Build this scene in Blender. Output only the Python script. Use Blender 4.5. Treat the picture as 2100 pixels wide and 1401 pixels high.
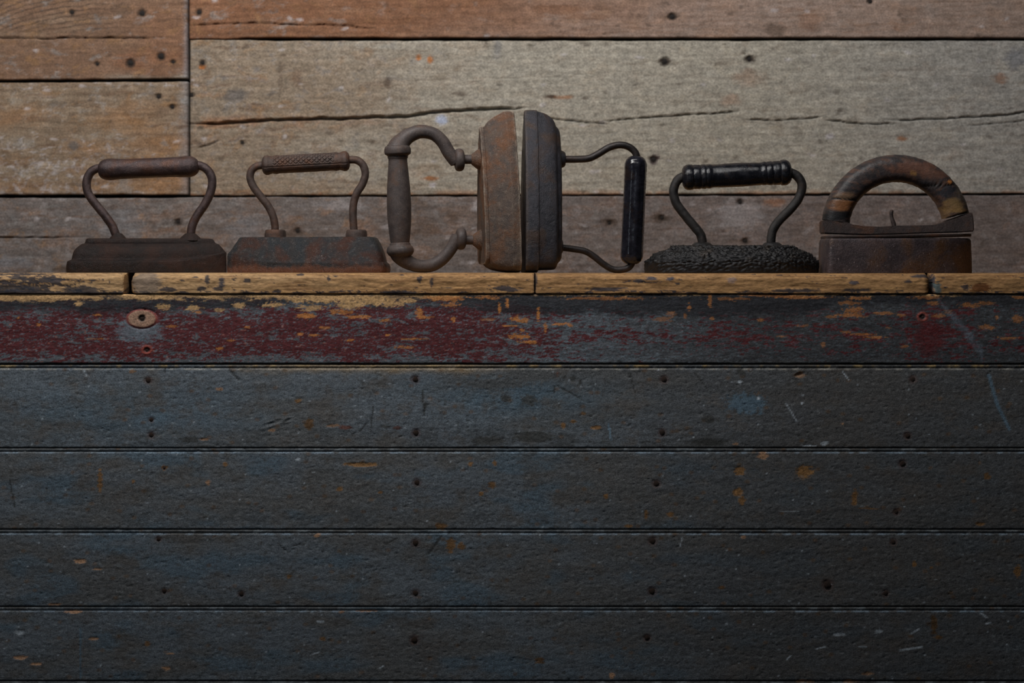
import bpy, math, random
import numpy as np
from mathutils import Vector

# ------------------------------------------------------------------ clear
for o in list(bpy.data.objects):
    bpy.data.objects.remove(o, do_unlink=True)
scene = bpy.context.scene
COL = scene.collection
rng = np.random.default_rng(7)
random.seed(7)

# ------------------------------------------------------------------ camera
K = 0.0005          # metres per photo pixel on the plane of the counter front (y = 0)
D = 2.6             # camera distance to that plane
ZE = 0.95           # eye height, practically level with the counter top
EYE = 558.0         # picture row of the eye level
cam_data = bpy.data.cameras.new('camera')
cam = bpy.data.objects.new('camera', cam_data)
COL.objects.link(cam)
cam.location = (0, -D, ZE)
cam.rotation_euler = (math.pi / 2, 0, 0)
cam_data.sensor_width = 36
cam_data.lens = 36 * D / (2100 * K)
cam_data.shift_y = -(700.5 - EYE) / 2100
cam_data.dof.use_dof = True
cam_data.dof.focus_distance = D + 0.03
cam_data.dof.aperture_fstop = 5.6
cam_data.clip_end = 50
scene.camera = cam

# ------------------------------------------------------------------ world, light, exposure
world = bpy.data.worlds.new('world')
scene.world = world
world.use_nodes = True
world.node_tree.nodes['Background'].inputs[0].default_value = (0.80, 0.90, 1.0, 1)
world.node_tree.nodes['Background'].inputs[1].default_value = 0.004


def area(name, loc, target, sx, sy, power, color):
    l = bpy.data.lights.new(name, 'AREA')
    l.shape = 'RECTANGLE'
    l.size, l.size_y, l.energy, l.color = sx, sy, power, color
    o = bpy.data.objects.new(name, l)
    COL.objects.link(o)
    o.location = loc
    o.rotation_euler = (Vector(target) - Vector(loc)).to_track_quat('-Z', 'Y').to_euler()
    return o


area('high_window', (-0.36, -0.55, 1.92), (-0.31, 0.43, 2.12), 1.1, 0.5, 33.0, (1.0, 0.98, 0.95))
area('side_window', (-1.5, -3.0, 1.35), (0.0, 0.0, 0.95), 0.45, 1.2, 4.6, (0.78, 0.89, 1.0))

vs = scene.view_settings
vs.view_transform = 'Standard'
vs.look = 'None'
vs.exposure = 0.0
vs.gamma = 1.0
vs.use_curve_mapping = False


# ------------------------------------------------------------------ small maths
def lin(r, g, b):
    c = np.array([r, g, b], float) / 255
    return np.where(c <= 0.04045, c / 12.92, ((c + 0.055) / 1.055) ** 2.4)


def sstep(a, b, x):
    t = np.clip((x - a) / (b - a), 0, 1)
    return t * t * (3 - 2 * t)


def _hash(ix, iy, iz, seed):
    h = (ix.astype(np.int64) * 374761393 + iy.astype(np.int64) * 668265263 + iz * 2147483647 + seed * 1274126177) & 0xFFFFFFFF
    h = ((h ^ (h >> 13)) * 1274126177) & 0xFFFFFFFF
    h = h ^ (h >> 16)
    return h


def noise2(x, y, seed=0):
    """gradient noise about -1..1"""
    x = np.asarray(x, float); y = np.asarray(y, float)
    x0 = np.floor(x); y0 = np.floor(y)
    fx = x - x0; fy = y - y0
    u = fx * fx * fx * (fx * (fx * 6 - 15) + 10); v = fy * fy * fy * (fy * (fy * 6 - 15) + 10)
    def g(dx, dy):
        a = _hash(x0 + dx, y0 + dy, 0, seed).astype(float) * (2 * math.pi / 4294967296.0)
        return np.cos(a) * (fx - dx) + np.sin(a) * (fy - dy)
    a = g(0, 0) * (1 - u) + g(1, 0) * u
    b = g(0, 1) * (1 - u) + g(1, 1) * u
    return 1.5 * (a * (1 - v) + b * v)


def fbm(x, y, seed=0, octv=4, gain=0.55):
    s = 0; a = 1; t = 0; f = 1
    for i in range(octv):
        s = s + a * noise2(x * f, y * f, seed + 17 * i)
        t += a; a *= gain; f *= 2.03
    return s / t * 1.6


def cellular(x, y, seed=0):
    """distance to nearest jittered feature point, and a random value of that cell"""
    x0 = np.floor(x); y0 = np.floor(y)
    best = np.full(x.shape, 9.0); val = np.zeros(x.shape)
    for dx in (-1, 0, 1):
        for dy in (-1, 0, 1):
            cx, cy = x0 + dx, y0 + dy
            h1 = _hash(cx, cy, 0, seed) / 4294967296.0
            h2 = _hash(cx, cy, 0, seed + 99) / 4294967296.0
            d = np.hypot(cx + h1 - x, cy + h2 - y)
            m = d < best
            best = np.where(m, d, best); val = np.where(m, _hash(cx, cy, 0, seed + 5) / 4294967296.0, val)
    return best, val


def mix(c, mask, col):
    return c + mask[..., None] * (np.asarray(col) - c)


# ------------------------------------------------------------------ photo pixels to metres
def WX(px, y=0.0):
    return (px - 1050.0) * K * (D + y) / D


def WZ(py, y=0.0):
    return ZE + (EYE - py) * K * (D + y) / D


# ------------------------------------------------------------------ object helpers
def empty(name, loc=(0, 0, 0), rot=(0, 0, 0)):
    o = bpy.data.objects.new(name, None)
    COL.objects.link(o)
    o.location = loc; o.rotation_euler = rot
    o.empty_display_size = 0.02
    return o


def tag(o, label=None, cat=None, group=None, kind=None):
    if label: o['label'] = label
    if cat: o['category'] = cat
    if group: o['group'] = group
    if kind: o['kind'] = kind
    return o


def mesh_obj(name, verts, faces, mat, parent=None, smooth=True, angle=40, tint=None):
    me = bpy.data.meshes.new(name)
    verts = np.asarray(verts, dtype=np.float32)
    if isinstance(faces, np.ndarray):
        n = len(faces); k = faces.shape[1]
        me.vertices.add(len(verts)); me.vertices.foreach_set('co', verts.ravel())
        me.loops.add(n * k); me.loops.foreach_set('vertex_index', faces.astype(np.int32).ravel())
        me.polygons.add(n)
        me.polygons.foreach_set('loop_start', np.arange(0, n * k, k, dtype=np.int32))
        me.update(calc_edges=True); me.validate()
    else:
        me.from_pydata([tuple(map(float, v)) for v in verts], [], faces)
        me.update()
    if smooth:
        me.polygons.foreach_set('use_smooth', np.ones(len(me.polygons), dtype=bool))
        if angle: me.set_sharp_from_angle(angle=math.radians(angle))
    if tint is not None:
        a = me.attributes.new('tint', 'FLOAT_COLOR', 'POINT')
        t = np.ones((len(verts), 4), np.float32); t[:, :3] = np.clip(tint, 0, 1)
        a.data.foreach_set('color', t.ravel())
    me.materials.append(mat)
    o = bpy.data.objects.new(name, me)
    COL.objects.link(o)
    if parent: o.parent = parent
    return o


def grid_faces(nr, nc, wrap=False):
    r = np.arange(nr - 1)[:, None]; c = np.arange(nc if wrap else nc - 1)[None, :]
    c2 = (c + 1) % nc
    a = r * nc + c; b = r * nc + c2; d = (r + 1) * nc + c; e = (r + 1) * nc + c2
    return np.stack([a, b, e, d], -1).reshape(-1, 4)


# ------------------------------------------------------------------ materials
def new_mat(name):
    m = bpy.data.materials.new(name); m.use_nodes = True
    nt = m.node_tree
    return m, nt, nt.nodes['Principled BSDF']


def N(nt, typ, **kw):
    n = nt.nodes.new(typ)
    for k, v in kw.items():
        if k.startswith('i_'):
            key = k[2:]
            n.inputs[int(key) if key.isdigit() else key].default_value = v
        else:
            setattr(n, k, v)
    return n


def tinted(name, rough=0.75, fine=900, fine_amt=0.35, bump=0.25, stretch=(1, 1, 1), spec=0.3, bump_scale=None, grain2=0.25):
    """attribute colour x fine procedural speckle, with a fine bump"""
    m, nt, b = new_mat(name)
    L = nt.links.new
    at = N(nt, 'ShaderNodeAttribute', attribute_name='tint')
    tc = N(nt, 'ShaderNodeTexCoord')
    mp = N(nt, 'ShaderNodeMapping'); mp.inputs['Scale'].default_value = stretch
    L(tc.outputs['Object'], mp.inputs['Vector'])
    n1 = N(nt, 'ShaderNodeTexNoise', i_Scale=fine, i_Detail=2.0, i_Roughness=0.6)
    L(mp.outputs[0], n1.inputs['Vector'])
    mr = N(nt, 'ShaderNodeMapRange'); mr.inputs['From Min'].default_value = 0.28; mr.inputs['From Max'].default_value = 0.72
    mr.inputs['To Min'].default_value = 1 - fine_amt; mr.inputs['To Max'].default_value = 1 + fine_amt
    L(n1.outputs['Fac'], mr.inputs['Value'])
    n2 = N(nt, 'ShaderNodeTexNoise', i_Scale=fine * 0.22, i_Detail=4.0, i_Roughness=0.65)
    L(mp.outputs[0], n2.inputs['Vector'])
    mr2 = N(nt, 'ShaderNodeMapRange'); mr2.inputs['From Min'].default_value = 0.3; mr2.inputs['From Max'].default_value = 0.7
    mr2.inputs['To Min'].default_value = 1 - grain2; mr2.inputs['To Max'].default_value = 1 + grain2
    L(n2.outputs['Fac'], mr2.inputs['Value'])
    mu = N(nt, 'ShaderNodeMath', operation='MULTIPLY'); L(mr.outputs[0], mu.inputs[0]); L(mr2.outputs[0], mu.inputs[1])
    vm = N(nt, 'ShaderNodeVectorMath', operation='SCALE')
    L(at.outputs['Color'], vm.inputs[0]); L(mu.outputs[0], vm.inputs['Scale'])
    L(vm.outputs[0], b.inputs['Base Color'])
    b.inputs['Roughness'].default_value = rough
    b.inputs['Specular IOR Level'].default_value = spec
    ad = N(nt, 'ShaderNodeMath', operation='ADD'); L(n1.outputs['Fac'], ad.inputs[0])
    m3 = N(nt, 'ShaderNodeMath', operation='MULTIPLY', i_1=2.5); L(n2.outputs['Fac'], m3.inputs[0]); L(m3.outputs[0], ad.inputs[1])
    bp = N(nt, 'ShaderNodeBump', i_Strength=bump, i_Distance=0.0006)
    L(ad.outputs[0], bp.inputs['Height']); L(bp.outputs[0], b.inputs['Normal'])
    return m


def iron_mat(name, base, second, rust, rust_amt=0.45, metal=0.35, rough=0.55, bump=0.5, scale=90, dust=None, dust_amt=0.0,
             edge=None, edge_amt=0.0, foot=None, foot_h=0.012, glints=0.0):
    m, nt, b = new_mat(name)
    L = nt.links.new
    tc = N(nt, 'ShaderNodeTexCoord')
    o = tc.outputs['Object']
    na = N(nt, 'ShaderNodeTexNoise', i_Scale=scale, i_Detail=6.0, i_Roughness=0.65); L(o, na.inputs['Vector'])
    nb = N(nt, 'ShaderNodeTexNoise', i_Scale=scale * 0.45, i_Detail=5.0, i_Roughness=0.6, i_Distortion=0.4); L(o, nb.inputs['Vector'])
    nf = N(nt, 'ShaderNodeTexNoise', i_Scale=scale * 14, i_Detail=3.0, i_Roughness=0.7); L(o, nf.inputs['Vector'])
    def mixc(fac, a, bb):
        x = N(nt, 'ShaderNodeMix', data_type='RGBA')
        if isinstance(fac, float): x.inputs[0].default_value = fac
        else: L(fac, x.inputs[0])
        for s, i in ((a, 6), (bb, 7)):
            if hasattr(s, 'is_output'): L(s, x.inputs[i])
            else: x.inputs[i].default_value = (*s, 1)
        return x.outputs[2]
    def rngmap(src, lo, hi, a=0.0, c=1.0):
        r = N(nt, 'ShaderNodeMapRange', interpolation_type='SMOOTHSTEP')
        r.inputs['From Min'].default_value = lo; r.inputs['From Max'].default_value = hi
        r.inputs['To Min'].default_value = a; r.inputs['To Max'].default_value = c
        L(src, r.inputs['Value']); return r.outputs[0]
    c = mixc(rngmap(na.outputs['Fac'], 0.38, 0.62), tuple(lin(*base)), tuple(lin(*second)))
    c = mixc(rngmap(nb.outputs['Fac'], 0.62 - rust_amt * 0.35, 0.78 - rust_amt * 0.3), c, tuple(lin(*rust)))
    if foot:
        sp = N(nt, 'ShaderNodeSeparateXYZ'); L(o, sp.inputs[0])
        ad = N(nt, 'ShaderNodeMath', operation='MULTIPLY_ADD', i_1=-0.02, i_2=0.0); L(na.outputs['Fac'], ad.inputs[0])
        a2 = N(nt, 'ShaderNodeMath', operation='ADD', i_1=0.010); L(ad.outputs[0], a2.inputs[0])
        a3 = N(nt, 'ShaderNodeMath', operation='ADD'); L(sp.outputs['Z'], a3.inputs[0]); L(a2.outputs[0], a3.inputs[1])
        c = mixc(rngmap(a3.outputs[0], foot_h * 0.3, foot_h, 0.9, 0.0), c, tuple(lin(*foot)))
    if dust:
        nd = N(nt, 'ShaderNodeTexNoise', i_Scale=scale * 3, i_Detail=5.0, i_Roughness=0.75); L(o, nd.inputs['Vector'])
        c = mixc(rngmap(nd.outputs['Fac'], 0.5, 0.72, 0.0, dust_amt), c, tuple(lin(*dust)))
    if edge:
        ge = N(nt, 'ShaderNodeNewGeometry')
        c = mixc(rngmap(ge.outputs['Pointiness'], 0.514, 0.56, 0.0, edge_amt), c, tuple(lin(*edge)))
    if glints:  # pale flecks in the base colour stand in for specular sparkle
        nsp = N(nt, 'ShaderNodeTexNoise', i_Scale=scale * 9, i_Detail=1.0, i_Roughness=0.5); L(o, nsp.inputs['Vector'])
        c = mixc(rngmap(nsp.outputs['Fac'], 0.69, 0.76, 0.0, glints), c, tuple(lin(150, 135, 135)))
    vm = N(nt, 'ShaderNodeVectorMath', operation='SCALE'); L(c, vm.inputs[0]); L(rngmap(nf.outputs['Fac'], 0.3, 0.7, 0.7, 1.35), vm.inputs['Scale'])
    L(vm.outputs[0], b.inputs['Base Color'])
    b.inputs['Metallic'].default_value = metal
    L(rngmap(na.outputs['Fac'], 0.3, 0.7, max(rough - 0.1, 0.05), min(rough + 0.12, 1)), b.inputs['Roughness'])
    m1 = N(nt, 'ShaderNodeMath', operation='MULTIPLY_ADD', i_1=2.5); L(na.outputs['Fac'], m1.inputs[0]); L(nf.outputs['Fac'], m1.inputs[2])
    bp = N(nt, 'ShaderNodeBump', i_Strength=bump, i_Distance=0.0008); L(m1.outputs[0], bp.inputs['Height']); L(bp.outputs[0], b.inputs['Normal'])
    return m


M = {}
M['wall_wood'] = tinted('weathered_wall_wood', rough=0.85, fine=700, fine_amt=0.40, bump=0.22, stretch=(0.8, 1, 1), spec=0.2, grain2=0.22)
M['paint'] = tinted('worn_painted_board', rough=0.62, fine=900, fine_amt=0.5, bump=0.42, stretch=(0.75, 1, 1), spec=0.35, grain2=0.22)
M['apron'] = tinted('flaking_painted_apron', rough=0.62, fine=850, fine_amt=0.42, bump=0.30, stretch=(0.7, 1, 1), spec=0.35, grain2=0.25)
M['nosing'] = tinted('worn_worktop_wood', rough=0.7, fine=700, fine_amt=0.25, bump=0.45, stretch=(0.35, 1, 1), spec=0.25, grain2=0.22)
M['old_nail'] = iron_mat('blackened_nail', (16, 13, 13), (24, 19, 17), (34, 24, 19), scale=300, rough=.85, metal=.1)
M['nail'] = iron_mat('rusty_nail', (42, 34, 31), (56, 42, 36), (70, 46, 34), scale=300, rough=0.8, metal=0.1)


def plain(name, col, rough=0.9):
    m, nt, b = new_mat(name)
    tc = N(nt, 'ShaderNodeTexCoord'); n = N(nt, 'ShaderNodeTexNoise', i_Scale=12.0, i_Detail=5.0)
    nt.links.new(tc.outputs['Object'], n.inputs['Vector'])
    r = N(nt, 'ShaderNodeValToRGB')
    r.color_ramp.elements[0].color = (*(lin(*col) * 0.6), 1); r.color_ramp.elements[1].color = (*(lin(*col) * 1.3), 1)
    nt.links.new(n.outputs['Fac'], r.inputs[0]); nt.links.new(r.outputs[0], b.inputs['Base Color'])
    b.inputs['Roughness'].default_value = rough
    return m


M['backing'] = plain('dark_backing_boards', (30, 24, 20))
M['floor'] = plain('worn_floor_boards', (86, 70, 56))


# ------------------------------------------------------------------ planks as height fields
def polyline_dist(PX, PY, pts, sx=1.0):
    """vertical-ish distance of grid points to a polyline that runs left to right, and inside mask"""
    xs = np.array([p[0] for p in pts], float); ys = np.array([p[1] for p in pts], float)
    yy = np.interp(PX, xs, ys)
    inside = (PX >= xs[0]) & (PX <= xs[-1])
    t = np.clip((PX - xs[0]) / max(xs[-1] - xs[0], 1), 0, 1)
    return np.abs(PY - yy), inside, t


def seg_dist(PX, PY, a, b):
    ax, ay = a; bx, by = b
    dx, dy = bx - ax, by - ay
    t = np.clip(((PX - ax) * dx + (PY - ay) * dy) / (dx * dx + dy * dy + 1e-9), 0, 1)
    return np.hypot(PX - (ax + t * dx), PY - (ay + t * dy))


def plank(name, parent, mat, x0, x1, top, bot, yf, thick, sx, sy, hfun, cfun, r_edge=3.0, wob=0.8, seed=1, r_end=None):
    """a board whose front is a fine relief; top / bot are picture rows (numbers or functions of x)"""
    nx = max(int((x1 - x0) / sx), 8) + 1
    fx = np.linspace(x0, x1, nx)
    ft = (top(fx) if callable(top) else np.full(nx, float(top)))
    fb = (bot(fx) if callable(bot) else np.full(nx, float(bot)))
    ft = ft + wob * fbm(fx / 60.0, fx * 0 + 3.3, seed, 4); fb = fb + wob * fbm(fx / 55.0, fx * 0 + 7.7, seed + 1, 4)
    ny = max(int(np.max(fb - ft) / sy), 4) + 1
    v = np.linspace(0, 1, ny)
    PX = np.repeat(fx[None, :], ny, 0)
    PY = ft[None, :] + v[:, None] * (fb - ft)[None, :]
    e = np.minimum(PY - ft[None, :], fb[None, :] - PY)
    re = r_edge
    h = np.zeros_like(PX)
    t = np.clip(re - e, 0, re)
    h += (re - np.sqrt(np.maximum(re * re - t * t, 0))) * K
    rr = r_end if r_end is not None else r_edge
    ee = np.minimum(PX - x0, x1 - PX)
    t = np.clip(rr - ee, 0, rr)
    h += (rr - np.sqrt(np.maximum(rr * rr - t * t, 0))) * K
    h += hfun(PX, PY)
    tint = cfun(PX, PY)
    f = (D + yf) / D
    X = (PX - 1050) * K * f; Z = ZE + (EYE - PY) * K * f; Y = yf + h
    X = np.pad(X, 1, mode='edge'); Z = np.pad(Z, 1, mode='edge'); Y = np.pad(Y, 1, mode='edge')
    yb = yf + thick
    Y[0, :] = yb; Y[-1, :] = yb; Y[:, 0] = yb; Y[:, -1] = yb
    T = np.pad(tint, ((1, 1), (1, 1), (0, 0)), mode='edge')
    V = np.stack([X, Y, Z], -1).reshape(-1, 3)
    faces = grid_faces(ny + 2, nx + 2)[:, ::-1]
    return mesh_obj(name, V, faces, mat, parent, smooth=True, angle=None, tint=T.reshape(-1, 3))


NAIL_MESH = {}


def nail(parent, px, py, yf, r=5.5, sink=0.0015, mat='nail'):
    """a slightly domed, irregular nail head sunk in the board; one mesh per metal"""
    if mat not in NAIL_MESH:
        n = 10
        V = [(0, -0.35, 0)]
        for rr, yy in ((0.6, -0.28), (1.0, 0.0), (0.9, 1.2)):
            for i in range(n):
                a = 2 * math.pi * i / n
                w = rr * (1 + 0.10 * math.sin(3 * a + 1))
                V.append((w * math.cos(a), yy, w * math.sin(a)))
        F = [(0, 1 + i, 1 + (i + 1) % n) for i in range(n)]
        for k in range(2):
            for i in range(n):
                F.append((1 + k * n + i, 1 + (k + 1) * n + i, 1 + (k + 1) * n + (i + 1) % n, 1 + k * n + (i + 1) % n))
        o = mesh_obj('nail', V, F, M[mat], parent, smooth=True, angle=50)
        NAIL_MESH[mat] = o.data
    else:
        o = bpy.data.objects.new('nail', NAIL_MESH[mat]); COL.objects.link(o); o.parent = parent
    f = (D + yf) / D
    o.location = (WX(px, yf), yf + sink, WZ(py, yf))
    s = r * K * f
    o.scale = (s, s, s)
    o.rotation_euler = (0, random.uniform(0, 6), 0)
    return o


# =================================================================== THE WALL BEHIND
YW = 0.34
G = 1.13      # photo tone -> albedo under the room's light

wall_nails = {  # (x, y, r)
    'tl': [(147, 25, 5), (291, 27, 6.5), (199, 131, 4), (267, 129, 7), (330, 115, 7), (355, 127, 4)],
    'ml': [(325, 198, 5), (353, 219, 4.5)],
    'tr': [(408, 25, 5.5), (1379, 34, 6), (1785, 3, 5)],
    'mr': [(415, 129, 5), (1363, 126, 7), (1537, 121, 5.5), (497, 292, 4), (1340, 327, 6), (393, 195, 4)],
    'bt': [(1518, 414, 5), (1528, 494, 5), (365, 455, 5), (1250, 457, 4), (1358, 447, 5), (610, 473, 5)],
}
wall_cracks = [  # points, width px, depth m
    ([(380, 253), (450, 254), (500, 250), (560, 246), (640, 244), (700, 244), (760, 240), (830, 240), (890, 230), (930, 227), (1000, 224), (1085, 221)], 3.4, .008),
    ([(1060, 236), (1110, 241), (1150, 246), (1210, 252), (1255, 255)], 1.6, .004),
    ([(1238, 248), (1330, 241), (1400, 236), (1525, 229)], 1.7, .005),
    ([(1530, 245), (1600, 247), (1660, 243), (1692, 238)], 1.6, .004),
    ([(1690, 246), (1760, 253), (1840, 255)], 1.8, .005),
    ([(1815, 247), (1900, 245), (1980, 241), (2060, 236), (2100, 231), (2300, 222)], 2.0, .005),
    ([(1980, 259), (2050, 252), (2200, 243)], 1.2, .003),
    ([(380, 53), (450, 49), (530, 47), (610, 51), (700, 52), (775, 60)], 1.5, .004),
    ([(-500, 80), (0, 77), (90, 79), (150, 77), (230, 78), (345, 77)], 1.5, .005),
    ([(-400, 488), (60, 487), (185, 486)], 1.4, .004),
    ([(1010, 163), (1090, 158), (1180, 160)], 0.8, .0012),
    ([(404, 304), (430, 297), (452, 287)], 1.8, .003),
]
GREY = lin(133, 128, 118) * G; TAN = lin(118, 102, 86) * G; BROWN = lin(108, 84, 68) * G
RED = lin(122, 86, 64) * G; PALE = lin(150, 146, 148) * G; DARK = lin(62, 50, 42) * G; ORNG = lin(140, 88, 48) * G
DUSK = lin(92, 86, 84) * G; COOL = lin(110, 111, 116) * G

wall_spots = [  # x, y, rx, ry, colour, strength
    (150, 298, 12, 11, lin(80, 74, 70) * G, .7), (483, 197, 28, 16, lin(84, 80, 78) * G, .65), (905, 247, 14, 12, lin(140, 148, 168) * G, .7),
    (1702, 279, 10, 7, PALE, .7), (858, 118, 7, 8, ORNG, .8), (882, 122, 6, 10, ORNG, .75), (415, 138, 8, 6, ORNG, .9),
    (795, 168, 9, 14, DARK, .65), (1130, 199, 20, 4.5, DARK * 1.1, .8), (1155, 200, 22, 5, ORNG * .8, .5), (1200, 201, 8, 4, DARK, .5),
    (945, 192, 18, 6, DARK, .45), (880, 366, 20, 6, ORNG * .7, .7), (887, 380, 8, 5, PALE * 1.25, .9), (1474, 131, 12, 6, DARK, .4),
    (1850, 284, 14, 6, ORNG * .7, .6), (2050, 160, 22, 12, ORNG * .6, .45), (2085, 120, 26, 26, COOL * .75, .6),
    (1535, 160, 34, 22, RED, .25), (1500, 205, 25, 14, RED, .3), (1590, 60, 26, 16, DARK * 1.2, .5), (1660, 45, 30, 20, RED * .75, .35),
    (270, 125, 45, 22, RED * .72, .55), (330, 116, 40, 18, RED * .75, .45), (1021, 100, 10, 28, COOL * .6, .45), (997, 90, 6, 10, DARK, .4),
    (1340, 327, 13, 11, lin(60, 46, 50) * G, .8), (1363, 126, 16, 9, DARK * .9, .6), (1537, 121, 15, 8, DARK * .8, .6),
    (1524, 108, 7, 7, DARK, .5), (575, 160, 6, 40, DARK * 1.2, .4), (610, 160, 12, 20, BROWN * .7, .4), (1380, 32, 14, 10, DARK, .55),
    (600, 476, 30, 20, DARK * 1.3, .5), (500, 470, 45, 35, COOL * .75, .45), (250, 460, 60, 40, COOL * .72, .35), (1520, 440, 60, 34, PALE * .72, .5),
    (870, 468, 30, 22, DARK * 1.3, .45), (930, 445, 14, 16, DARK * 1.1, .5), (1250, 456, 22, 9, DARK, .6), (1355, 447, 30, 9, DARK, .65),
    (130, 552, 30, 6, DARK * .9, .6), (30, 540, 40, 14, COOL * .8, .5), (980, 420, 14, 14, PALE * .85, .6), (745, 475, 40, 20, BROWN, .4),
    (1590, 415, 30, 9, RED, .5), (700, 420, 60, 14, PALE * .75, .35), (1690, 470, 20, 30, BROWN * .9, .3), (905, 40, 40, 12, RED * .7, .3),
    (1150, 20, 70, 12, RED * .7, .4), (1200, 35, 50, 8, RED * .65, .3), (365, 455, 14, 9, DARK * .8, .5), (250, 20, 26, 18, DARK * 1.3, .3),
]


def wall_h(nails):
    def f(PX, PY):
        h = 0.0006 * fbm(PX / 160, PY / 14, 11, 4) + 0.00025 * fbm(PX / 30, PY / 4, 12, 3)
        for pts, w, d in wall_cracks:
            dist, ins, t = polyline_dist(PX, PY + 1.6 * fbm(PX / 40, PX * 0, 31, 3), pts)
            taper = np.minimum(1, np.minimum(t, 1 - t) * 9 + 0.25)
            ww = w * taper * (1 + 0.35 * fbm(PX / 25, PX * 0 + 2, 32, 2))
            h = h + ins * d * taper * np.clip(1.35 - (dist / np.maximum(ww, .3)) ** 2, 0, 1)
        for (x, y, r) in nails:
            d = np.hypot(PX - x, (PY - y) * 1.1)
            h = h + 0.0022 * (1 - sstep(r * 0.85, r * 1.6, d))
        return h
    return f


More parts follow.
